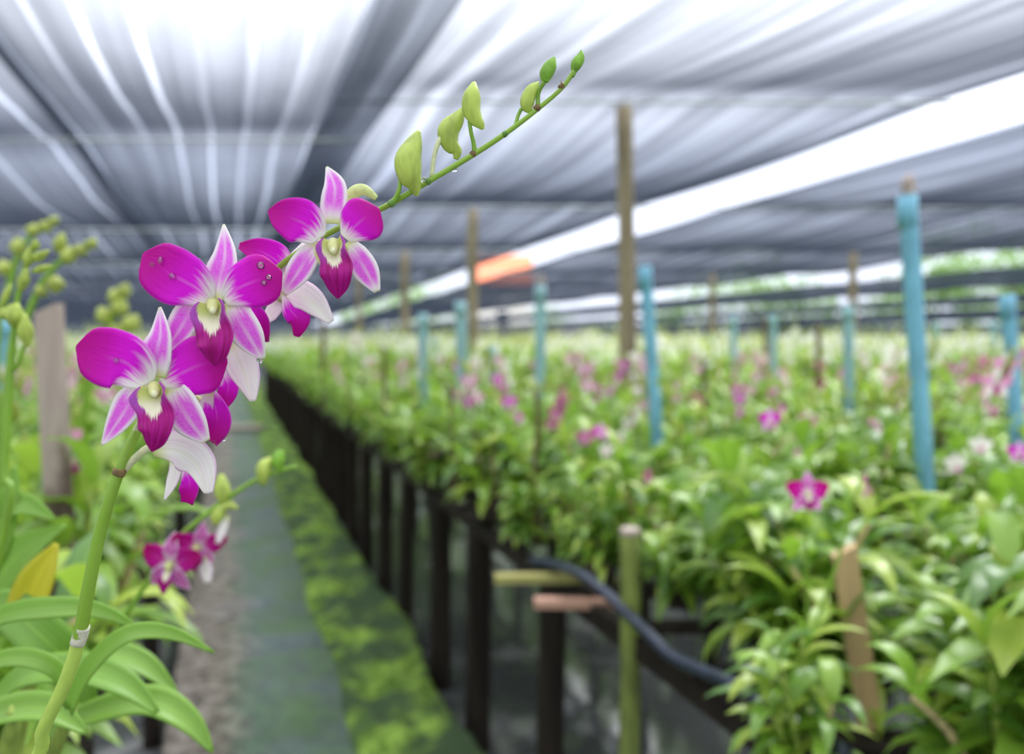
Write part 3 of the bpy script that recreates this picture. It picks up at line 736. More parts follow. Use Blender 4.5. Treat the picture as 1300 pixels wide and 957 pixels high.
TPL = []
for sd in range(7):
    lf, cn, tips = foliage_template(sd + 3, ncane=6 if sd % 2 else 5, n=5, m=2)
    hb = MB()
    hb.tube([Vector((0, 0, 0.0)), Vector((0, 0, 0.02)), Vector((0, 0, 0.06)), Vector((0, 0, 0.075))], [0.055, 0.068, 0.068, 0.05], n=6, k=9)
    hb.v = [p + Vector((noise.noise(p * 60), noise.noise(p * 60 + Vector((9, 0, 0))), noise.noise(p * 60 + Vector((0, 9, 0))) * .5)) * 0.012 for p in hb.v]
    hb.v = [Vector((p.x, p.y, max(p.z, 0.0))) for p in hb.v]
    TPL.append(dict(fol=lf.mesh('foliage', M['leaf']), cane=[c.mesh('cane', M['cane' if i % 3 else 'cane_dry']) for i, c in enumerate(cn)], husk=hb.mesh('husk_block', M['husk']), tips=tips))
SPK = []
for sd in range(8):
    r = random.Random(sd * 5 + 1)
    a = r.uniform(0, 6.28); p0 = Vector((0, 0, 0.0)); tip = Vector((math.cos(a) * 0.14, math.sin(a) * 0.14, r.uniform(0.18, 0.33)))
    b, pts = spike_mb(p0, tip, 0.02, 7, sd); SPK.append((b.mesh('flower_spike', [M['stem'], M['bud_far']]), pts))

def link(name, me, parent, loc=(0, 0, 0), rz=0.0, scale=1.0):
    o = bpy.data.objects.new(name, me); COL.objects.link(o); o.parent = parent; o.location = loc
    o.rotation_euler = (0, 0, rz); o.scale = (scale,) * 3
    return o

def plant(loc, rz, ti, sc, label, group=None, full=True, spikes=0, flowers=(), rr=None):
    T = TPL[ti]
    root = bpy.data.objects.new('potted_orchid', None); COL.objects.link(root); root.location = loc; root.rotation_euler = (0, 0, rz); root.scale = (sc,) * 3
    root.empty_display_size = 0.05
    tag(root, label, 'orchid plant', group); WORLD[root.name] = Vector(loc)
    link('foliage', T['fol'], root)
    link('husk_block', T['husk'], root)
    for c in T['cane']: link('cane', c, root)
    rr = rr or R
    for s in range(spikes):
        k = rr.randrange(len(SPK)); me, pts = SPK[k]
        tp = T['tips'][s % len(T['tips'])]
        so = link('flower_spike', me, root, tp - Vector((0, 0, 0.03)))
        for j, fk in enumerate(flowers if s == 0 else ()):
            q = pts[min(4 + 2 * j, 10)]
            link('flower', FLM[fk], so, q, -rz + rr.uniform(-0.9, 0.9), rr.uniform(0.9, 1.15))
    return root

LBL = {
 ('r', None, 0): 'leafy green orchid plant with neither buds nor open flowers on the right benches',
 ('r', None, 1): 'leafy orchid plant with only yellow-green bud sprays on the right benches',
 ('r', 'magenta', 1): 'orchid plant with magenta flowers in the field on the right benches',
 ('r', 'crimson', 1): 'orchid plant with deep crimson flowers in the field on the right benches',
 ('r', 'pink', 1): 'orchid plant with pale pink flowers in the field on the right benches',
 ('r', 'white', 1): 'orchid plant with creamy white flowers in the field on the right benches',
 ('l', None, 0): 'leafy green orchid plant without flowers on the bench left of the walkway',
 ('l', None, 1): 'leafy orchid plant carrying only bud sprays on the bench left of the walkway',
 ('l', 'pink', 1): 'orchid plant with pink flowers blurred behind the left petals',
 ('l', 'magenta', 1): 'orchid plant with magenta flowers on the bench left of the walkway'}
GRP = {k: ('right bench orchids' if k[0] == 'r' else 'left bench orchids') + ', ' + (k[1] + ' flowered' if k[1] else ('in bud' if k[2] else 'leaves only')) for k in LBL}

LABELLED = []
BENCH_R = [(1.00, 2.35), (3.1, 4.5), (5.3, 6.8), (7.4, 8.9)]
cells = []
for (a, c) in BENCH_R:
    nu = int((c - a) / 0.22) + 1
    for j in range(nu):
        u = a + (c - a) * j / (nu - 1)
        Y = 0.80
        while Y < 9.0:
            x = (u + SK * Y) / Y * F + CX
            if x < 1300 + 150 / Y and Y > 0.8:
                cells.append((Y, u, 'r'))
            Y += 0.22 + 0.02 * Y
for j in range(6):
    u = -0.35 - 0.26 * j; Y = 0.85
    while Y < 9.0:
        x = (u + SK * Y) / Y * F + CX
        if x > -150 / Y: cells.append((Y, u, 'l'))
        Y += 0.22 + 0.02 * Y
cells.sort()
N_IND = 310
near, rest = cells[:N_IND], cells[N_IND:]
Ylast = near[-1][0]
# things that must stay in sight: plants in front of them are kept low
CLEAR = [(1088, 850, 1.28, 12), (1085, 705, 1.28, 60), (800, 675, 1.77, 45), (1176, 640, 2.1, 50), (834, 550, 3.0, 35), (1289, 530, 2.8, 40), (586, 500, 4.2, 30), (538, 505, 4.8, 25),
         (686, 500, 4.0, 25), (1078, 520, 4.2, 30), (1025, 655, 1.06, 90), (1098, 640, 1.10, 60), (977, 556, 1.75, 60), (755, 580, 2.5, 50), (552, 590, 3.4, 35), (822, 620, 2.1, 35), (1228, 600, 1.75, 60), (1294, 590, 1.9, 40),
         (680, 640, 2.45, 25)]
STAKES = [(P(1071, 698, 1.28).x, 1.28), (P(62, 392, 1.35).x, 1.35), (P(1176, 640, 2.1).x, 2.1), (P(800, 672, 1.77).x, 1.77)]
def choose(Y, r):
    q = r.random()
    if q < 0.12: return None, 0
    if q < 0.46: return None, 1
    if q < 0.60: return 'magenta', 1
    if q < 0.66: return 'crimson', 1
    if q < 0.84: return 'pink', 1
    return 'white', 1
for (Y, u, side) in near:
    jy, ju = R.uniform(-0.06, 0.06), R.uniform(-0.05, 0.05)
    fk, sp_ = choose(Y, R)
    if Y < 1.9 and side == 'r': fk, sp_ = None, 0
    if side == 'l':
        if Y < 1.1: fk, sp_ = None, 0
        if fk in ('crimson', 'white'): fk, sp_ = None, 1
        if fk == 'magenta' and Y < 2: fk, sp_ = None, 0
    if Y < 3 and fk in ('magenta', 'crimson'): fk = None
    y_ = Y + jy; u_ = u + (max(ju, 0) if side == 'r' else min(ju, 0.0))
    loc = row(u_, y_, BZ + 0.003)
    for sx, sy in STAKES:
        if abs(loc.x - sx) < 0.11 and abs(loc.y - sy) < 0.11: loc.y = sy + 0.13
    sc = R.uniform(0.92, 1.15) * (1.0 if side == 'r' else 1.08)
    if side == 'r' and Y > 1.2: sc *= 1.05
    bench_name = 'left bench' if side == 'l' else 'first bench' if u < 2.6 else 'second bench' if u < 4.8 else 'third bench' if u < 7.1 else 'far bench'
    px_ = loc.x / loc.y * F + CX; skip = False
    if side == 'r' and px_ > 1120 and 1.0 < loc.y < 1.9: sc *= 1.3
    for cx_, cy_, cY, cw in CLEAR:
        if side == 'r' and loc.y < cY + 0.03 and abs(px_ - cx_) < cw + 0.10 / loc.y * F:
            zt = H - (cy_ - CY) / F * loc.y
            if (fk or sp_) and (zt - BZ) / 0.40 < 0.9: fk, sp_ = None, 0
            sc = min(sc, (zt - BZ) / 0.40)
    if sc < 0.42: continue
    if side == 'r' and Y < 2.0 and u < 1.05: loc.x += 0.10
    nf = 2 + (R.random() < 0.6) + (R.random() < 0.3)
    pl = plant(loc, R.uniform(0, 6.28), R.randrange(7), sc, LBL[(side, fk, sp_)], GRP[(side, fk, sp_)], spikes=(1 + (R.random() < 0.6)) if sp_ else 0, flowers=[fk] * nf if fk else ())

    LABELLED.append((pl, side, fk, sp_, bench_name, loc.copy()))
KIND = {None: ('leafy', 'budding'), 'magenta': ('', 'magenta-flowered'), 'crimson': ('', 'crimson-flowered'), 'pink': ('', 'pale pink-flowered'), 'white': ('', 'cream-flowered')}
sets = {}
for pl, side, fk, sp_, bn, loc in LABELLED:
    x = loc.x / loc.y * F + CX
    if side == 'l': sec_ = 'left of the flat stake' if x < 62 else 'right of the flat stake'
    elif x < 680: sec_ = 'left of the thin bamboo stake'
    elif x < 800: sec_ = 'between bamboo stake and mossy post'
    elif x < 1080: sec_ = 'between mossy post and tan lath'
    elif x < 1170: sec_ = 'between tan lath and thick blue pipe'
    else: sec_ = 'right of the thick blue pipe'
    sets.setdefault((KIND[fk][sp_], bn, sec_), []).append((loc.y, pl))
for (kd, bn, sec_), L in sets.items():
    L.sort(key=lambda t: t[0])
    for i, (y, pl) in enumerate(L):
        w = '' if len(L) == 1 else ', nearest' if i == 0 else ', farthest' if i == len(L) - 1 else ', middle'
        if len(L) == 4 and 0 < i < 3: w = ', second nearest' if i == 1 else ', second farthest'
        if len(L) >= 5 and i == 1: w = ', second nearest'
        elif len(L) >= 5 and i == len(L) - 2: w = ', second farthest'
        elif len(L) >= 5 and 1 < i < len(L) - 2: w = ', midway back'
        pl['label'] = '%s orchid plant on %s %s%s' % (kd, bn, sec_, w)
        pl['group'] = '%s orchid plants on the %s' % (kd, bn)

# ---- everything beyond, one mass nobody could count
def far_template(seed, nl, L, w, nspk, fl):
    r = random.Random(seed); V = []; Fc = []; Mi = []; U = []
    def quadleaf(p, az, el, L, w, key, mi):
        d1 = rot_dir(az, el); d2 = rot_dir(az, el - 0.7); sd = Vector((-math.sin(az), math.cos(az), 0)) * w
        a = p; m_ = p + d1 * L * 0.55; e_ = m_ + d2 * L * 0.45
        b0 = len(V); V.extend([a, m_ - sd, m_ + sd, e_])
        Fc.append((b0, b0 + 1, b0 + 3, b0 + 2)); Mi.append(mi); U.append(((2 * key + .5, 0), (2 * key + .01, .5), (2 * key + .5, 1), (2 * key + .99, .5)))
    for i in range(nl):
        a = r.uniform(0, 6.28); rad = r.uniform(0, 0.14)
        p = Vector((math.cos(a) * rad, math.sin(a) * rad, r.uniform(0.02, 0.46)))
        quadleaf(p, r.uniform(0, 6.28), r.uniform(0.2, 1.2), r.uniform(0.8, 1.2) * L, w * r.uniform(.8, 1.2), i, 0)
    for s in range(nspk):
        a = r.uniform(0, 6.28); top = Vector((math.cos(a) * 0.15, math.sin(a) * 0.15, r.uniform(0.54, 0.80)))
        for k in range(5):
            q = top + Vector((r.uniform(-.02, .02), r.uniform(-.02, .02), -0.03 * k))
            quadleaf(q, r.uniform(0, 6.28), r.uniform(0.3, 1.2), 0.042, 0.014, k, 1)
        b0 = len(V); V.extend([top, top + Vector((0.004, 0, 0)), top + Vector((0.004, 0, -0.25)), top + Vector((0, 0, -0.25))])
        Fc.append((b0, b0 + 1, b0 + 2, b0 + 3)); Mi.append(0); U.append(((0.5, 0),) * 4)
        for k in range(fl):
            q = top + Vector((r.uniform(-.04, .04), r.uniform(-.04, .04), -0.10 - 0.05 * k)); mi = r.choice((2, 2, 3, 3, 4))
            an = r.uniform(0, 6.28)
            fw = Vector((math.sin(an) * .5, -1, 0)).normalized(); rt = fw.cross(Vector((0, 0, 1)))
            for t in range(5):
                aa = t * 1.2566; d = rt * math.sin(aa) + Vector((0, 0, 1)) * math.cos(aa); sd = d.cross(fw) * 0.013
                b0 = len(V); V.extend([q, q + d * 0.02 - sd, q + d * 0.034, q + d * 0.02 + sd]); Fc.append((b0, b0 + 1, b0 + 2, b0 + 3)); Mi.append(mi)
                U.append(((.5, .25), (.1, .6), (.5, .95), (.9, .6)))
    return np.array([tuple(p) for p in V], dtype=np.float32), np.array(Fc, dtype=np.int32), np.array(Mi, dtype=np.int32), np.array(U, dtype=np.float32)
FT = [far_template(11, 52, 0.15, 0.021, 2, 2), far_template(12, 56, 0.15, 0.021, 3, 0), far_template(13, 50, 0.14, 0.023, 3, 2), far_template(14, 52, 0.15, 0.021, 2, 0), far_template(15, 50, 0.15, 0.02, 3, 2)]
spots = [(row(u, Y, BZ), 1.05) for (Y, u, s) in rest]
rf = random.Random(99)
Y = Ylast
while Y < 56:
    st = 0.24 + 0.016 * Y
    u0 = -0.42 - 24; u1 = 44
    # right field and left field, leaving the walkway free
    u = 1.07
    while u < u1:
        x = (u + SK * Y) / Y * F + CX
        if x > 1340: break
        if not any(a <= u <= c for a, c in BENCH_R) or Y > 9.2: spots.append((row(u + rf.uniform(-.1, .1), Y + rf.uniform(-.12, .12), BZ), rf.uniform(0.95, 1.18)))
        u += st
    u = -0.42
    while u > u0:
        x = (u + SK * Y) / Y * F + CX
        if x < -300: break
        if Y > 9.2: spots.append((row(u + rf.uniform(-.1, .02), Y + rf.uniform(-.12, .12), BZ), rf.uniform(0.95, 1.18)))
        u -= st
    Y += st * 0.95
Vs, Fs, Ms, Us = [], [], [], []; off = 0
for (p, s) in spots:
    V, Fc, Mi, U = rf.choice(FT); a = rf.uniform(0, 6.28); ca, sa = math.cos(a), math.sin(a)
    W = V.copy(); W[:, 0] = (V[:, 0] * ca - V[:, 1] * sa) * s * 1.15 + p.x; W[:, 1] = (V[:, 0] * sa + V[:, 1] * ca) * s * 1.15 + p.y; W[:, 2] = V[:, 2] * s + p.z
    Vs.append(W); Fs.append(Fc + off); Ms.append(Mi); U2 = U.copy(); U2[:, :, 0] += 2 * rf.randrange(500); Us.append(U2); off += len(V)
V = np.concatenate(Vs); Fc = np.concatenate(Fs); Mi = np.concatenate(Ms); U = np.concatenate(Us)
me = bpy.data.meshes.new('distant_orchid_plants')
me.vertices.add(len(V)); me.vertices.foreach_set('co', V.ravel())
me.loops.add(Fc.size); me.loops.foreach_set('vertex_index', Fc.ravel())
me.polygons.add(len(Fc)); me.polygons.foreach_set('loop_start', np.arange(0, Fc.size, 4, dtype=np.int32))
for m_ in (M['leaf'], M['bud_far'], M['petal'], M['petal_p'], M['petal_w']): me.materials.append(m_)
me.polygons.foreach_set('material_index', Mi)
me.uv_layers.new(name='UVMap').data.foreach_set('uv', U.ravel())
me.update(calc_edges=True); me.validate()
o = bpy.data.objects.new('distant_orchid_plants', me); COL.objects.link(o)
tag(o, 'far rows of orchid plants running back to the horizon', 'orchid plants', kind='stuff')

# ------------------------------------------------------------------ trees and a house beyond the nursery
def tree_mesh(seed, h, w):
    r = random.Random(seed); V = MB()
    blobs = [(Vector((r.uniform(-.5, .5) * w, r.uniform(-.4, .4) * w, h * r.uniform(0.45, 0.9))), r.uniform(0.22, 0.38) * w) for _ in range(9)]
    key = 0
    for c, rad in blobs:
        for k in range(110):
            d = Vector((r.gauss(0, 1), r.gauss(0, 1), r.gauss(0, 1))).normalized()
            p = c + d * rad * r.uniform(0.7, 1.05); s = r.uniform(0.25, 0.5)
            t = Vector((r.gauss(0, 1), r.gauss(0, 1), r.gauss(0, 1))).normalized(); sd = t.cross(d).normalized() * s * 0.4; t = t * s
            b0 = len(V.v); V.v.extend([p - t * .5, p - sd, p + t * .5, p + sd]); V.f.append((b0, b0 + 1, b0 + 2, b0 + 3)); key += 1
            V.uv.append(((2 * key + .5, 0), (2 * key + .1, .5), (2 * key + .5, 1), (2 * key + .9, .5))); V.m.append(0)
    return V.mesh('crown', M['tree'], smooth=False)
def trunk_mesh(h):
    b = MB(); b.tube([Vector((0, 0, 0)), Vector((0.1, 0, h * .3)), Vector((0, 0.1, h * .7))], [0.28, 0.2, 0.08], n=6, k=8)
    for a in (0.5, 2.3, 4.4):
        b.tube([Vector((0.1, 0, h * .3)), Vector((math.cos(a) * h * .13, math.sin(a) * h * .13, h * .5)), Vector((math.cos(a) * h * .22, math.sin(a) * h * .22, h * .7))], [0.12, 0.08, 0.04], n=4, k=6)
    return b.mesh('trunk', M['bark'])
TR = [(tree_mesh(1, 8, 7), trunk_mesh(8)), (tree_mesh(2, 8, 6), trunk_mesh(8)), (tree_mesh(3, 8, 9), trunk_mesh(8))]
def tree(px, Y, ptop, ti, label, group):
    g = P(px, 0, Y); top = H - (ptop - CY) / F * Y; s = (top + 0.2) / 8.0
    root = empty('leafy_tree', (g.x, Y, -0.2), label, 'tree', group); root.scale = (s * 0.75, s * 0.75, s); root.rotation_euler = (0, 0, px * 0.1)
    link('crown', TR[ti][0], root); link('trunk', TR[ti][1], root)
for i, (px, Y, pt) in enumerate(((455, 78, 385), (500, 82, 350), (545, 78, 368), (700, 90, 392), (850, 76, 378), (905, 80, 350), (960, 76, 340), (1020, 84, 352), (1040, 74, 388), (1100, 76, 380),
                                 (1180, 78, 322), (1230, 80, 305), (1290, 76, 300), (1340, 80, 310), (1160, 74, 385), (1225, 72, 384), (1290, 74, 380), (1350, 76, 330), (770, 80, 408), (990, 70, 400))):
    tl = {455: 'green tree at the far left end of the long white gap', 500: 'tall green tree left of the orange roof', 545: 'green tree just left of the orange roof, right of a taller tree',
          700: 'low green tree just right of the orange roof', 770: 'lowest far tree left of the tall near post'}.get(px)
    if tl: tree(px, Y, pt, i % 3, tl, None)
    elif px < 1100: tree(px, Y, pt, i % 3, 'green tree beyond the net gap between tall near post and thick blue pipe', 'trees beyond the middle gap')
    else: tree(px, Y, pt, i % 3, 'green tree beyond the right-hand net gap, at the right of the picture', 'trees beyond the right-hand gap')
def house(px0, px1, Y, proof, pridge, pwall, label, roof='roof_orange'):
    a = P(px0, pwall, Y); c = P(px1, pwall, Y); zt = H - (pwall - CY) / F * Y; zr = H - (pridge - CY) / F * Y
    x0, x1 = a.x, c.x; d = 8.0
    root = empty('house', ((x0 + x1) / 2, Y, -0.2), label, 'house')
    b = MB(); b.box(((x0 + x1) / 2, Y + d / 2, (zt - 0.2) / 2), (x1 - x0, d, zt + 0.2)); child('wall', b, M['house_wall'], root, smooth=False)
    b = MB()
    ov = 0.4
    pts = [Vector((x0 - ov, Y - ov, zt)), Vector((x1 + ov, Y - ov, zt)), Vector((x1 + ov, Y + d / 2, zr)), Vector((x0 - ov, Y + d / 2, zr)), Vector((x0 - ov, Y + d + ov, zt)), Vector((x1 + ov, Y + d + ov, zt))]
    b.v.extend(pts); b.v.extend([p - Vector((0, 0, 0.2)) for p in pts])
    for f in ((0, 1, 2, 3), (3, 2, 5, 4), (6, 7, 8, 9), (9, 8, 11, 10), (0, 3, 4, 10, 9, 6), (1, 7, 8, 11, 5, 2), (0, 6, 7, 1), (4, 5, 11, 10)):
        b.f.append(f); b.uv.append(((0, 0),) * len(f)); b.m.append(0)
    child('roof', b, M[roof], root, smooth=False)
    n = max(1, int((x1 - x0) / 3))
    for i in range(n):
        x = x0 + (x1 - x0) * (i + 0.5) / n
        b = MB(); b.box((x, Y - 0.03, zt * 0.55), (1.1, 0.08, 1.2)); child('window', b, M['window_dark'], root, smooth=False)
house(604, 672, 72, 0, 318, 362, 'house with an orange roof seen through the gap left of the tall near post')
house(690, 800, 86, 0, 418, 428, 'low pale house at the horizon left of the tall near post', 'roof_pale')

# ------------------------------------------------------------------ the flowering spray in focus
Y0 = 0.345
MM = Y0 / F            # metres per pixel at that distance
def Q(px, py, dz=0.0):
    """place seen at (px, py); dz = millimetres nearer the camera than the spray's own plane"""
    return P(px, py, Y0 - dz * 0.001)
def pb(spec, hw, cup=0.0, nrm=(0, -1, 0), n=18, m=10, ruffle=0.0, twist=0.0, seed=0.0, asym=0.0):
    b = MB(); b.blade([Q(*s) for s in spec], [h * MM for h in hw], nrm, cup=cup, n=n, m=m, ruffle=ruffle, twist=twist, seed=seed, asym=asym); return b

root_loc = Vector((-0.40, 0.40, BZ + 0.003))
hero = empty('orchid_plant', root_loc, 'in-focus orchid plant with the long arching spray of magenta and white flowers and green buds', 'orchid plant')
b = MB(); b.tube([root_loc, root_loc + Vector((0, 0, .02)), root_loc + Vector((0, 0, .07)), root_loc + Vector((0, 0, .085))], [.07, .085, .085, .06], n=6, k=12); child('husk_block', b, M['husk'], hero)
cane_top = Vector((-0.325, 0.375, 1.20))
b = MB(); b.tube([root_loc + Vector((0, 0, .07)), Vector((-.375, .39, 1.02)), cane_top], [.006, .009, .005], n=10, k=10); child('cane', b, M['cane'], hero)
b = MB(); b.tube([root_loc + Vector((-.04, .02, .07)), Vector((-.46, .41, 1.02)), Vector((-.49, .42, 1.18))], [.006, .009, .005], n=10, k=10); child('cane', b, M['cane'], hero)
stem_px = [(30, 990, -22), (55, 925, -14), (82, 868, -7), (100, 812, -3), (112, 748, 0), (126, 680, 0), (141, 628, 0), (153, 595, -2), (168, 558, -6), (190, 520, -12), (226, 466, -16), (275, 408, -18), (330, 360, -16), (372, 325, -12), (425, 292, -10), (484, 265, -4), (546, 229, 0), (606, 193, 0), (645, 167, 0), (683, 138, 0), (714, 111, 0), (731, 86, 0)]
spts = [cane_top - Vector((0, 0, .03))] + [Q(*p) for p in stem_px]
b = MB(); b.tube(spts, [9 * MM, 8.7 * MM, 8.6 * MM, 8.6 * MM, 8.4 * MM, 7.9 * MM, 7.5 * MM, 7.0 * MM, 6.6 * MM, 6.2 * MM, 5.6 * MM, 5 * MM, 4.6 * MM, 4.3 * MM, 4.1 * MM, 3.9 * MM, 3.8 * MM, 3.7 * MM, 3.6 * MM, 3.4 * MM, 3.1 * MM, 2.8 * MM, 3.1 * MM], n=130, k=14)
stem = child('flower_stem', b, M['stem_hero'], hero)
b = MB(); b.tube([Q(98, 818, -3), Q(102, 806, -3), Q(105, 795, -2)], [8.9 * MM, 9.1 * MM, 8.6 * MM], n=6, k=14); child('node_sheath', b, M['sheath'], stem)
b = MB(); b.tube([Q(150, 603, -1), Q(152, 598, -1), Q(153, 595, -1)], [7.5 * MM, 8.3 * MM, 7.2 * MM], n=4, k=14); child('node_ring', b, M['node'], stem)
for nx, ny, r_ in ((497, 258, 5.2), (544, 230, 4.6), (601, 195, 4.8), (641, 170, 4.2), (682, 137, 5.0), (713, 110, 4.2)):
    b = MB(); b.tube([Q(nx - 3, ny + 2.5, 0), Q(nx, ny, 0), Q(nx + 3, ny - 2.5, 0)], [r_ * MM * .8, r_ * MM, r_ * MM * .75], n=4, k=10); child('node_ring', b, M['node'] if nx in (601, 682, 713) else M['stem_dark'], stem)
b = MB(); b.tube([Q(714, 109, 1), Q(712, 102, 1)], [1.6 * MM, .3 * MM], n=2, k=6); child('bract', b, M['node'], stem)

TH = 0.0005
def flower(label, cxy, dz, parts, core=True, lobes=True, colour=(M['column'], M['cap'])):
    """bloom: column and throat as the part, petals, sepals and lip as its sub-parts"""
    x, y = cxy
    b = MB()
    if core:
        b.tube([Q(x, y + 2, dz - 4), Q(x, y, dz + 1), Q(x, y + 6, dz + 7), Q(x, y + 12, dz + 9)], [7 * MM, 8 * MM, 6 * MM, 3 * MM], n=10, k=14, mat=0)
        b.tube([Q(x, y + 4, dz + 8), Q(x, y + 9, dz + 9.5), Q(x, y + 12, dz + 9)], [2 * MM, 3.8 * MM, 1.6 * MM], n=6, k=12, mat=1)
        b.blade([Q(x, y - 3, dz - 2), Q(x, y + 14, dz - 1), Q(x, y + 38, dz + 4)], [12 * MM, 21 * MM, 8 * MM], (0, -1, 0), cup=0.45, n=8, m=8, mat=0)
    else:
        b.tube([Q(x - 4, y, dz - 2), Q(x, y, dz), Q(x + 4, y + 2, dz - 2)], [4 * MM, 6.5 * MM, 4 * MM], n=6, k=12, mat=0)
    fo = child('flower', b, list(colour), hero); fo['label'] = label
    for nm, mk, bl in parts:
        for v_ in bl.v: pass
        child(nm, bl, M[mk], fo, thick=TH)
    return fo

# --- upper-left bloom (centre 270,385)
A = 14
flower('upper left bloom, its right petal beaded with water', (270, 386), A, [
 ('dorsal_sepal', 'sepal', pb([(272, 380, A - 2), (280, 352, A), (286, 322, A - 1), (284, 285, A - 7)], [9, 19, 14, 1.2], cup=0.22, n=20)),
 ('petal', 'petal', pb([(268, 382, A - 1), (243, 362, A + 3), (212, 345, A + 4), (182, 322, A)], [7, 20, 30, 34, 34, 27, 2], cup=0.10, ruffle=0.03, asym=0.0)),
 ('petal', 'petal', pb([(284, 381, A - 1), (303, 366, A + 3), (329, 355, A + 5), (358, 345, A + 2)], [8, 17, 26, 31, 32, 26, 2], cup=-0.10, ruffle=0.03, seed=2)),
 ('lateral_sepal', 'sepal', pb([(258, 378, A - 3), (242, 396, A), (226, 422, A - 1), (206, 450, A - 4)], [11, 18, 16, 1.2], cup=0.16)),
 ('lateral_sepal', 'sepal', pb([(292, 382, A - 3), (303, 404, A), (318, 430, A), (334, 456, A - 3)], [13, 19, 18, 3], cup=0.12)),
 ('lip', 'lip', pb([(270, 386, A + 1), (270, 402, A + 4), (271, 420, A + 9), (272, 440, A + 13), (273, 464, A + 11)], [12, 18, 21, 20, 22, 22.5, 19, 13, 1], cup=[.9, .8, .5, 0, -.15, -.2, -.2], ruffle=0.05, n=30, m=16))])
# --- lower-left bloom (centre 195,490)
B = 20
flower('lowest open bloom at the left, widest petals of the spray', (196, 492), B, [
 ('dorsal_sepal', 'sepal', pb([(197, 478, B - 3), (198, 452, B - 1), (204, 424, B - 1), (203, 390, B - 6)], [14, 20, 13, 1.5], cup=0.18, n=20)),
 ('petal', 'petal', pb([(188, 488, B - 2), (163, 462, B + 2), (133, 452, B + 3), (97, 440, B - 1)], [10, 25, 33, 35, 35, 27, 2], cup=0.10, ruffle=0.03)),
 ('petal', 'petal', pb([(206, 487, B - 4), (228, 475, B - 2), (258, 462, B - 2), (289, 458, B - 5)], [10, 18, 28, 34, 36, 30, 2], cup=-0.08, ruffle=0.03, seed=3)),
 ('lateral_sepal', 'sepal', pb([(178, 488, B - 4), (167, 508, B - 1), (150, 535, B - 1), (129, 565, B - 4)], [10, 18, 14, 1.2], cup=0.16)),
 ('lateral_sepal', 'sepal', pb([(218, 490, B - 4), (228, 512, B - 1), (244, 538, B), (262, 560, B - 3)], [12, 21, 19, 5], cup=0.12)),
 ('lip', 'lip', pb([(196, 492, B + 1), (196, 508, B + 4), (197, 526, B + 9), (196, 548, B + 13), (193, 573, B + 11)], [12, 18, 22, 20, 22, 21.5, 18, 12, 1], cup=[.9, .8, .5, 0, -.15, -.2, -.2], ruffle=0.05, n=30, m=16, seed=1))])
# --- upper-right bloom (centre 425,305)
C = 12
flower('highest bloom of the spray, just below the green buds', (423, 310), C, [
 ('dorsal_sepal', 'sepal', pb([(424, 284, C - 2), (424, 262, C), (425, 236, C - 1), (415, 212, C - 7)], [13, 16, 13.5, 1.5], cup=0.20, n=20)),
 ('petal', 'petal', pb([(405, 304, C - 1), (389, 286, C + 2), (368, 276, C + 3), (341, 268, C)], [9, 19, 26, 28, 25, 17, 2], cup=0.12, ruffle=0.03)),
 ('petal', 'petal', pb([(438, 302, C - 1), (450, 288, C + 2), (464, 276, C + 2), (481, 265, C - 2)], [7, 15, 23, 27, 28, 22, 2], cup=-0.10, ruffle=0.03, seed=2, nrm=(0.2, -1, 0))),
 ('lateral_sepal', 'sepal', pb([(404, 310, C - 4), (390, 328, C - 1), (377, 348, C - 1), (360, 373, C - 4)], [10, 15, 15, 4], cup=0.16)),
 ('lateral_sepal', 'sepal', pb([(441, 308, C - 3), (453, 325, C), (466, 346, C), (479, 370, C - 3)], [8, 15, 15.5, 4], cup=0.14)),
 ('lip', 'lip', pb([(424, 306, C + 1), (424, 320, C + 4), (426, 335, C + 9), (427, 352, C + 12), (429, 379, C + 9)], [11, 15, 18, 17, 19.5, 20, 18, 12, 1], cup=[.9, .8, .5, 0, -.15, -.2, -.2], ruffle=0.09, n=30, m=16, seed=2))])
# --- bloom turned away behind, between the two upper ones
D = -14
flower('half-hidden bloom turned to the right, pale sepal hanging between the two upper blooms', (357, 378), D, [
 ('petal', 'petal', pb([(362, 345, D - 2), (350, 330, D), (328, 318, D + 1), (304, 312, D - 3)], [8, 22, 17, 4], cup=0.2)),
 ('lateral_sepal', 'sepal_back', pb([(352, 372, D + 3), (375, 372, D + 9), (398, 385, D + 9), (421, 409, D + 4)], [7, 19, 17, 4], cup=-0.25)),
 ('lateral_sepal', 'sepal_back', pb([(356, 374, D + 1), (350, 388, D), (342, 400, D - 3), (336, 409, D - 6)], [8, 10, 9, 3], cup=-0.2)),
 ('dorsal_sepal', 'sepal_back', pb([(356, 374, D), (366, 350, D - 1), (376, 330, D - 3), (386, 308, D - 6)], [8, 15, 13, 2], cup=-0.2)),
 ('lip', 'petal', pb([(362, 372, D + 5), (368, 392, D + 8), (378, 406, D + 9), (376, 427, D + 5)], [5, 12, 15, 4], cup=-0.35, ruffle=0.1)),
], core=False, colour=(M['sepal_green'], M['cap']))
# --- bloom behind the upper-left one
E = -12
flower('bloom behind the upper left one, showing a magenta petal and a long pale sepal', (297, 430), E, [
 ('petal', 'petal', pb([(298, 388, E + 1), (316, 396, E + 4), (328, 410, E + 4), (334, 434, E)], [8, 14, 15, 8], cup=0.15)),
 ('lateral_sepal', 'sepal_back', pb([(294, 430, E + 2), (302, 455, E + 6), (312, 480, E + 6), (321, 509, E + 1)], [9, 21, 18, 4], cup=-0.22)),
 ('petal', 'petal', pb([(282, 470, E - 3), (290, 488, E), (288, 502, E), (282, 518, E - 2)], [6, 14, 12, 5], cup=0.2, ruffle=0.1)),
], core=False, colour=(M['sepal_green'], M['cap']))
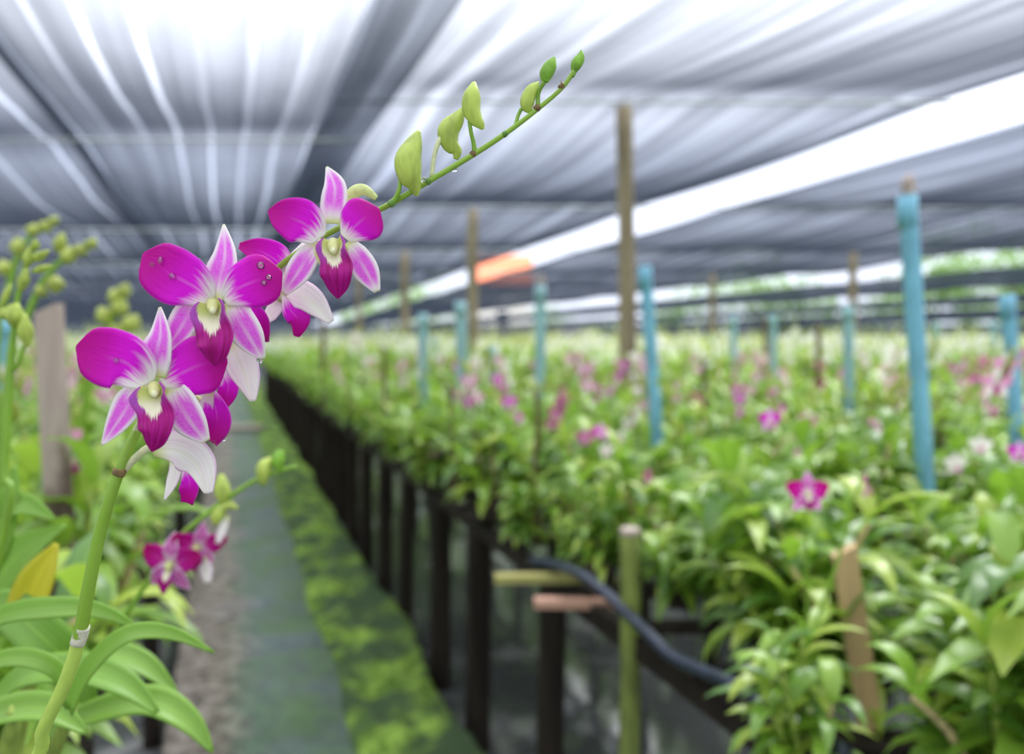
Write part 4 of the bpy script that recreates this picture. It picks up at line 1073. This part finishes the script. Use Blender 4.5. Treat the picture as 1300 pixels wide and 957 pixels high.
# --- bloom behind the lower-left one
G = -8
flower('bloom behind the lowest one, seen from the back with a broad curving white sepal', (205, 572), G, [
 ('lateral_sepal', 'sepal_back', pb([(193, 572, G + 6), (222, 570, G + 13), (250, 590, G + 13), (264, 626, G + 6)], [8, 23, 22, 6], cup=-0.30, n=24)),
 ('lateral_sepal', 'sepal_back', pb([(220, 580, G), (222, 596, G + 1), (217, 614, G), (209, 634, G - 3)], [6, 8, 7, 1], cup=-0.2)),
 ('lip', 'petal', pb([(234, 588, G + 1), (240, 606, G + 3), (241, 620, G + 3), (238, 638, G)], [4, 9, 12, 8], cup=0.3, ruffle=0.15)),
 ('petal', 'petal', pb([(214, 545, G), (226, 556, G + 1), (238, 562, G)], [5, 9, 2], cup=0.1)),
], core=False, colour=(M['sepal_green'], M['cap']))
K = -2
flower('small folded bloom right of the lowest one, magenta with white inside', (250, 508), K, [
 ('petal', 'petal', pb([(259, 490, K - 2), (272, 512, K + 2), (276, 535, K + 3), (268, 560, K)], [4, 13, 20, 10], cup=0.35, n=20)),
 ('sepal', 'sepal_back', pb([(268, 497, K + 1), (263, 512, K + 2), (259, 530, K + 2), (256, 548, K)], [4, 9, 9, 2], cup=0.2)),
 ('sepal', 'sepal_back', pb([(259, 494, K - 4), (250, 502, K - 3), (241, 514, K - 4)], [7, 8, 3], cup=0.2)),
], core=False, colour=(M['sepal_green'], M['cap']))
g_ = -6
flower('small greenish bloom back arching over the right petal of the highest bloom', (447, 262), g_, [
 ('sepal', 'sepal_green', pb([(441, 270, g_), (445, 248, g_ + 2), (460, 240, g_ + 3), (478, 252, g_ + 1)], [5, 8, 7, 3], cup=-0.5)),
], core=False, colour=(M['sepal_green'], M['cap']))
# pedicels
def ped(pts, r, mat, parent=hero, nm='pedicel'):
    b = MB(); b.tube([Q(*p) for p in pts], [x * MM for x in r], n=12, k=10); return child(nm, b, mat, parent)
ped([(156, 598, -3), (168, 585, -4), (186, 570, -3), (200, 568, -4)], [5.5, 5, 5.2, 6], M['pedicel'])
ped([(168, 556, -8), (180, 530, -4), (192, 505, 8), (196, 492, 14)], [4, 4, 4.5, 5], M['pedicel'])
ped([(226, 466, -15), (240, 440, -8), (262, 400, 4), (270, 388, 10)], [4, 4, 4.5, 5], M['pedicel'])
ped([(330, 360, -15), (345, 366, -15), (357, 376, -14)], [4, 4, 5], M['pedicel'])
ped([(300, 385, -17), (298, 405, -15), (297, 430, -12)], [3.5, 3.5, 5], M['pedicel'])
ped([(400, 305, -10), (410, 308, 0), (422, 308, 8)], [3.5, 4, 5], M['pedicel'])
ped([(205, 498, -13), (225, 505, -9), (250, 508, -3)], [3.5, 3.5, 4], M['pedicel'])
ped([(460, 276, -8), (452, 270, -7), (447, 262, -6)], [3.5, 3, 3.5], M['pedicel'])

# buds
def bud(body, rad, pedp, pedr, mat='bud', flat=0.8, label=None):
    b = MB(); b.tube([Q(*p) for p in body], [r * MM for r in rad], n=22, k=18, flat=flat, rib=0.11)
    o = child('bud', b, M[mat], hero)
    if label: o['label'] = label
    b = MB(); b.tube([Q(*p) for p in pedp], [r * MM for r in pedr], n=10, k=10); child('pedicel', b, M['pedicel'] if mat == 'bud' and pedp[0][0] in (562,) else M['stem'], o)
bud([(532, 166, -1), (526, 182, 0), (519, 202, 2), (521, 222, 2), (527, 236, 1), (529, 249, 0)], [2.5, 11, 16.5, 15, 9, 2], [(508, 226, 0), (507, 240, 1), (502, 252, 0), (496, 258, 0)], [2.6, 2.8, 3.4, 4])
bud([(588, 138, -4), (580, 152, -3), (570, 166, -3), (572, 182, -3), (580, 192, -3), (579, 202, -3)], [3, 10, 13.5, 11, 7, 3], [(562, 172, -3), (556, 182, -2), (551, 200, -1), (548, 226, 0)], [3.5, 3.3, 2.8, 3])
bud([(602, 105, 1), (600, 120, 3), (599, 138, 3), (604, 150, 3), (610, 158, 3), (613, 164, 3)], [3, 10.5, 11.5, 9, 6, 2], [(596, 154, 2), (598, 168, 2), (601, 180, 1), (603, 195, 0)], [2.6, 2.6, 2.8, 3.6])
bud([(684, 104, -2), (677, 113, -1), (671, 125, -1), (670, 135, -1), (674, 142, -1)], [1.5, 7.5, 9, 8, 3], [(662, 138, -1), (658, 146, -1), (654, 160, 0)], [2.6, 2.4, 2.6])
bud([(704, 72, 2), (700, 82, 2), (694, 94, 2), (692, 104, 2)], [1.2, 7.5, 8.5, 4], [(691, 104, 2), (685, 114, 1), (683, 124, 0), (683, 136, 0)], [3.2, 2.6, 2.6, 3.6], 'bud_tip')
bud([(738, 64, 0), (737, 73, 0), (732, 82, 0), (729, 90, 0)], [1.2, 6, 7, 4], [(730, 88, 0), (729, 92, 0), (726, 97, 0)], [3.2, 2.8, 3], 'bud_tip')

# water drops
dm = {}
def drop(px, py, dz, r, label, sz=1.0):
    b = MB(); c = Q(px, py, dz); rows = []; bead = ' petal' in label and 'hanging' not in label and 'edge of the magenta' not in label and 'tip' not in label
    for i in range(9):
        th = math.pi * i / 8
        rows.append([c + Vector((math.sin(th) * math.cos(a), math.sin(th) * math.sin(a), -math.cos(th) * sz)) * r * MM * (1 - 0.0 * a) for a in [2 * math.pi * j / 12 for j in range(12)]])
    b.grid(rows, lambda v, u: (u, v), closed=True)
    tag(obj('water_drop', b, M['bead' if bead else 'drop'], origin=c), label, 'water drop')
drop(329.5, 457.5, A - 3, 4.0, 'water drop hanging from the tip of the right lower sepal of the upper left bloom')
drop(284, 556, K + 2, 4.0, 'water drop on the tip of the folded magenta petal right of the lowest bloom')
drop(271, 561, K + 2, 3.2, 'small flat water drop under the pale tip left of the folded petal', 0.6)
drop(538, 229, 2, 3.6, 'water drop caught between the lowest bud and the stem', 1.2)
drop(577, 215, 0, 4.2, 'water drop clinging under the stem between the second and third bud', 0.7)
drop(601, 159, 2, 3.4, 'water drop under the third bud', 0.6)
drop(339, 430, E + 2, 3.2, 'water drop at the edge of the magenta petal behind the upper left bloom')
drop(331, 337, A + 6.5, 4.6, 'large water drop on the upper right petal of the upper left bloom')
drop(341, 352, A + 6.0, 3.6, 'small water drop, right one of the pair on the right petal')
drop(335, 359, A + 6.5, 3.4, 'small water drop, lower left one of the pair on the right petal')
drop(219, 351, A + 5, 4.0, 'water drop in the middle of the left petal of the upper left bloom')
drop(193, 336, A + 3.5, 2.8, 'tiny water drop near the far left edge of the upper left bloom')
drop(204, 331, A + 4, 3.4, 'water drop near the upper edge of the left petal of the upper left bloom', 1.4)
drop(148, 458, B + 4, 3.2, 'water drop in the middle of the left petal of the lowest bloom')
drop(114, 470, B + 2, 2.8, 'tiny water drop near the left edge of the lowest bloom')

# ------------------------------------------------------------------ second spray, lower, slightly out of focus
Y1 = 0.72
def S(px, py, dz=0.0): return P(px, py, Y1 - dz * 0.001)
m1 = Y1 / F
r2 = Vector((-0.50, 0.76, BZ + 0.003))
sec = plant(r2, 1.0, 2, 0.55, 'orchid plant with the small lower spray of crimson flowers over the walkway edge'); WORLD[sec.name] = r2
sec.scale = (1, 1, 1); sec.rotation_euler = (0, 0, 0)
for ch in sec.children:
    ch.scale = (0.72,) * 3
b = MB(); b.tube([r2 + Vector((0.02, 0, 0.06)), S(60, 950, -30), S(120, 845, -10), S(165, 772), S(190, 735), S(215, 700), S(236, 674), S(285, 635), S(330, 607), S(376, 592)],
                 [4 * m1, 4 * m1, 4 * m1, 3.8 * m1, 3.6 * m1, 3.5 * m1, 3.4 * m1, 3.2 * m1, 3 * m1, 2.6 * m1], n=50, k=10)
st2 = child('flower_stem', b, M['stem'], sec)
def lobud(body, rad, mat='bud'):
    b = MB(); b.tube([S(*p) for p in body], [r * m1 for r in rad], n=12, k=12, rib=0.06); child('bud', b, M[mat], sec)
lobud([(281, 602), (281, 615, 1), (283, 628, 1), (284, 638)], [3, 9, 9, 4])
lobud([(296, 637, 2), (284, 645, 3), (276, 655, 3), (274, 665, 2)], [3, 6, 8, 4])
lobud([(302, 645, 2), (292, 642, 3), (284, 644, 3)], [2, 5, 4])
lobud([(345, 582), (336, 592, 2), (334, 604, 2), (335, 616, 1)], [3, 9, 8, 3])
lobud([(357, 572), (353, 584, 1), (356, 597, 1)], [4, 8, 3], 'bud_tip')
def sec_flower(x, y, dz, s, tilt, kinds, rot=0.0, label=None):
    b = MB(); c = S(x, y, dz)
    f = child('flower', (lambda q: (q.tube([c, c + Vector((0, -.004, 0)), c + Vector((0, -.009, -.003))], [s * .10, s * .13, s * .05], n=4, k=8), q)[1])(MB()), M['column'], sec)
    if label: f['label'] = label
    fwd = Vector(tilt).normalized(); up = Vector((math.sin(rot), 0, math.cos(rot))); rt = fwd.cross(up).normalized(); up = rt.cross(fwd)
    for nm, a, L, w, mk, bk, tipw in (('dorsal_sepal', 0, 1.0, .27, kinds[1], -.10, .02), ('petal', 1.15, 1.05, .40, kinds[0], 0, .12), ('petal', -1.15, 1.05, .40, kinds[0], 0, .12), ('lateral_sepal', 2.4, 1.0, .27, kinds[1], -.08, .03), ('lateral_sepal', -2.4, 1.0, .27, kinds[1], -.08, .03), ('lip', math.pi, .85, .24, 'lip', .3, .04)):
        d = rt * math.sin(a) + up * math.cos(a); q = MB()
        q.blade([c + d * .05 * s, c + d * .5 * L * s + fwd * (.06 + (.2 if nm == 'lip' else 0)) * s, c + d * L * s + fwd * bk * s], [.09 * s, w * s, tipw * s], fwd, cup=.15, n=10, m=6)
        child(nm, q, M[mk], f, thick=.0005)
sec_flower(217, 716, 8, 40 * m1, (-0.15, -1, 0.0), ('petal_c', 'sepal_c'), 0.08, 'left bloom of the small lower spray, facing the camera')
sec_flower(251, 694, -4, 34 * m1, (0.55, -1, -0.35), ('petal_c', 'sepal_c'), 0.2, 'right bloom of the small lower spray, turned aside and darker')
b = MB(); b.blade([S(290, 655, -4), S(283, 672, -4), S(276, 690, -4)], [2 * m1, 6 * m1, 3 * m1], (0, -1, 0), cup=.3, n=6, m=4); child('sepal', b, M['sepal_back'], sec, thick=.0005)
b = MB(); b.blade([S(258, 706, -6), S(262, 722, -6), S(264, 740, -8)], [4 * m1, 9 * m1, 4 * m1], (0, -1, 0), cup=.3, n=6, m=4); child('sepal', b, M['sepal_back'], sec, thick=.0005)

# ------------------------------------------------------------------ foreground leaves at the lower left
def leafpx(parent, spec, hw, Y, mat='leaf_front', nrm=(0, -1, 0.6), cup=0.3, key=0, twist=0.0):
    m_ = Y / F; b = MB()
    b.blade([P(s[0], s[1], Y - (s[2] if len(s) > 2 else 0) * .001) for s in spec], [h * m_ for h in hw], nrm, cup=cup, n=16, m=6, uoff=key, twist=twist)
    return child('leaf', b, M[mat], parent, thick=0.0012)
fg_loc = Vector((-0.42, 0.62, BZ + 0.003))
fg = empty('orchid_plant', fg_loc, 'foreground orchid plant at the lower left with long arching leaves and one yellow leaf', 'orchid plant')
b = MB(); b.tube([fg_loc, fg_loc + Vector((0, 0, .02)), fg_loc + Vector((0, 0, .07)), fg_loc + Vector((0, 0, .085))], [.07, .085, .085, .06], n=6, k=12); child('husk_block', b, M['husk'], fg)
for tx, ty, YY in ((20, 900, .52), (90, 900, .55), (60, 780, .62), (-30, 850, .50)):
    b = MB(); t = P(tx, ty, YY); b.tube([fg_loc + Vector((0, 0, .07)), fg_loc.lerp(t, .5) + Vector((-.02, 0, .05)), t], [.005, .008, .005], n=10, k=8); child('cane', b, M['cane'], fg)
leafpx(fg, [(-60, 830), (-5, 785, 10), (60, 772, 20), (125, 775, 10), (182, 800, 0)], [9, 12, 13, 9, 1], .52, key=1)
leafpx(fg, [(88, 900), (112, 850, 10), (160, 806, 15), (215, 803, 10), (272, 828, 0)], [10, 12, 11, 8, 1], .50, key=2)
leafpx(fg, [(-60, 800), (-10, 745, 0), (30, 700, 0), (84, 666, -5)], [18, 30, 22, 2], .66, key=3, nrm=(-.3, -1, .2))
leafpx(fg, [(14, 800), (36, 762, -5), (52, 728, -5), (72, 690, -8)], [12, 22, 20, 3], .60, 'leaf_yellow', key=4, nrm=(.2, -1, .2))
leafpx(fg, [(-30, 850), (10, 835, 5), (50, 838, 5), (78, 858, 0), (85, 900, -5)], [10, 11, 11, 9, 2], .50, key=5)
leafpx(fg, [(-40, 780), (5, 770), (50, 805, 5), (95, 850), (120, 900)], [12, 22, 26, 22, 4], .60, key=6, nrm=(.2, -1, .8))
leafpx(fg, [(-20, 905), (30, 860), (100, 850), (160, 870), (200, 905)], [12, 20, 22, 16, 3], .56, key=7, nrm=(0, -.6, 1))
leafpx(fg, [(60, 930), (120, 905), (190, 890), (240, 915), (270, 955)], [12, 18, 20, 14, 2], .58, key=8, nrm=(0, -.7, 1))
leafpx(fg, [(-60, 935), (0, 905), (60, 900), (110, 930)], [12, 20, 18, 3], .52, key=9, nrm=(0, -.7, 1))
leafpx(fg, [(-30, 690), (0, 655), (30, 640), (70, 660)], [10, 16, 14, 2], .66, key=10)
leafpx(fg, [(-50, 760), (-10, 700, 0), (10, 640, 0), (20, 590, -5)], [12, 18, 14, 2], .66, key=12, nrm=(.3, -1, .1))
leafpx(fg, [(100, 850), (140, 830), (185, 845), (225, 880)], [8, 15, 14, 2], .62, key=13, nrm=(0, -.7, 1))

# budding sprays at the left edge
def bud_spray(label, base, pts, buds, r, Y, bs, mat='bud'):
    m_ = Y / F
    root = empty('budding_spray_orchid', base, label, 'orchid plant')
    b = MB(); b.tube([base, base + Vector((0, 0, .03)), base + Vector((0, 0, .07))], [.06, .075, .05], n=5, k=10); child('husk_block', b, M['husk'], root)
    p = [P(x, y, Y) for x, y in pts]
    b = MB(); b.tube([base + Vector((0, 0, .06))] + p, [r * m_ * 1.2] + [r * m_ * (1 - .5 * i / len(p)) for i in range(len(p))], n=40, k=8); st = child('flower_stem', b, M['stem'], root)
    for (x, y, dx, dy, s) in buds:
        a = P(x, y, Y); c = P(x + dx, y + dy, Y - 0.004)
        d = (c - a)
        b = MB(); b.tube([a, a + d * .25, a + d * .55, c], [s * .25 * m_, s * .8 * m_, s * m_, s * .2 * m_], n=8, k=10, rib=.06); child('bud', b, M[mat], root)
    k = 30
    for (x, y) in pts[:3]:
        k += 1; a = P(x, y, Y)
    return root
s1 = bud_spray('tall budding orchid spray at the left edge with a heart-shaped bud cluster', Vector((-0.56, 0.66, BZ + .003)), [(0, 700), (6, 600), (12, 500), (16, 440), (22, 380), (36, 325), (46, 305)],
          [(16, 415, 6, -30, 11), (14, 405, -13, -14, 9), (34, 440, -3, -42, 9), (26, 370, 8, -30, 7), (34, 340, 4, -26, 7), (38, 332, 24, -14, 6), (40, 345, 26, -8, 5), (44, 318, 2, -14, 5), (18, 385, -16, 20, 5), (14, 360, -14, 30, 4)], 5, .62, 8)
b = MB(); m_ = .62 / F; b.tube([P(17, 470, .62), P(24, 460, .62), P(31, 438, .62)], [3 * m_, 2.6 * m_, 2.4 * m_], n=6, k=8); child('pedicel', b, M['stem'], s1)
bud_spray('blurred budding spray leaning right, behind the heart-shaped buds', Vector((-0.78, 1.12, BZ + .003)), [(10, 480), (35, 400), (60, 350), (90, 322), (120, 305)],
          [(70, 350, 0, 22, 11), (85, 335, 4, -22, 10), (98, 322, 10, -10, 9), (110, 315, 12, -12, 7), (58, 365, -12, 10, 9), (72, 320, 8, -24, 8)], 5, 1.08, 8, 'bud_far')
bud_spray('faint budding spray highest at the left edge, most blurred', Vector((-0.98, 1.42, BZ + .003)), [(-5, 450), (10, 370), (25, 320), (45, 295), (70, 278)],
          [(10, 350, -8, -20, 11), (24, 325, -2, -24, 10), (40, 300, 4, -16, 9), (52, 292, 12, -10, 8), (62, 284, 12, -8, 6)], 5, 1.38, 8, 'bud_far')
bud_spray('blurred clump of buds standing above the left field beside the flat stake', Vector((-1.05, 1.75, BZ + .003)), [(110, 500), (128, 440), (142, 405), (152, 375)],
          [(140, 410, -14, -20, 12), (146, 400, 12, -20, 11), (150, 385, -8, -18, 10), (152, 378, 10, -18, 9), (132, 430, -16, -10, 12), (140, 425, 18, -12, 11), (160, 420, 14, -20, 12)], 5, 1.7, 8, 'bud_far')

# ------------------------------------------------------------------ single blooms that stand out in the right field
def field_orchid(label, ux, Yb, blooms, ti):
    base = row(ux, Yb, BZ + 0.003) if ux is not None else None
    (bx, by, by_Y, kind, s, yaw) = blooms[0]
    c0 = P(bx, by, by_Y)
    if base is None: base = Vector((c0.x + 0.03, c0.y + 0.08, BZ + 0.003))
    root = plant(base, 0.0, ti, 1.0, label); WORLD[root.name] = base.copy()
    if by_Y < 1.2:
        for ch in root.children: ch.scale = (0.62,) * 3
    for (bx, by, YY, kind, s, yaw) in blooms:
        c = P(bx, by, YY); b = MB()
        b.tube([base + Vector((0, 0, .2)), base.lerp(c, .5) + Vector((0, 0, .10)), c + Vector((0, 0.012, 0.012))], [.003, .0025, .002], n=10, k=8)
        so = child('flower_stem', b, M['stem'], root)
        f = link('flower', FLM[kind], so, c - base, yaw, s)
    return root
field_orchid('orchid plant with the star-shaped crimson bloom facing the camera and a side-on one', None, 0, [(1025, 627, 1.06, 'crimson', 0.95, -0.05), (1098, 617, 1.10, 'crimson', 0.75, 1.25)], 1)
field_orchid('orchid plant with a blurred magenta bloom above and left of the star-shaped one', None, 0, [(977, 534, 1.75, 'magenta', 0.95, 0.3)], 4)
field_orchid('orchid plant with two magenta and pink blooms near the middle of the field', None, 0, [(743, 556, 2.5, 'crimson', 1.0, 0.3), (763, 549, 2.5, 'magenta', 1.0, -0.4), (770, 572, 2.5, 'white', 0.8, 0.1)], 5)
field_orchid('orchid plant with a single pale pink bloom low at the front of the right field', None, 0, [(552, 571, 3.4, 'pink', 1.25, 0.1)], 2)
field_orchid('orchid plant with a small crimson and cream bloom at the centre right of the field', None, 0, [(822, 606, 2.1, 'crimson', 0.85, 0.9)], 3)
field_orchid('orchid plant with cream blooms just right of the thick blue pipe', None, 0, [(1212, 590, 1.75, 'white', 0.9, 0.2), (1245, 566, 1.8, 'white', 0.8, -0.5)], 0)
field_orchid('orchid plant with a pink bloom low at the right edge of the field', None, 0, [(1294, 575, 1.9, 'magenta', 0.9, -0.3)], 6)
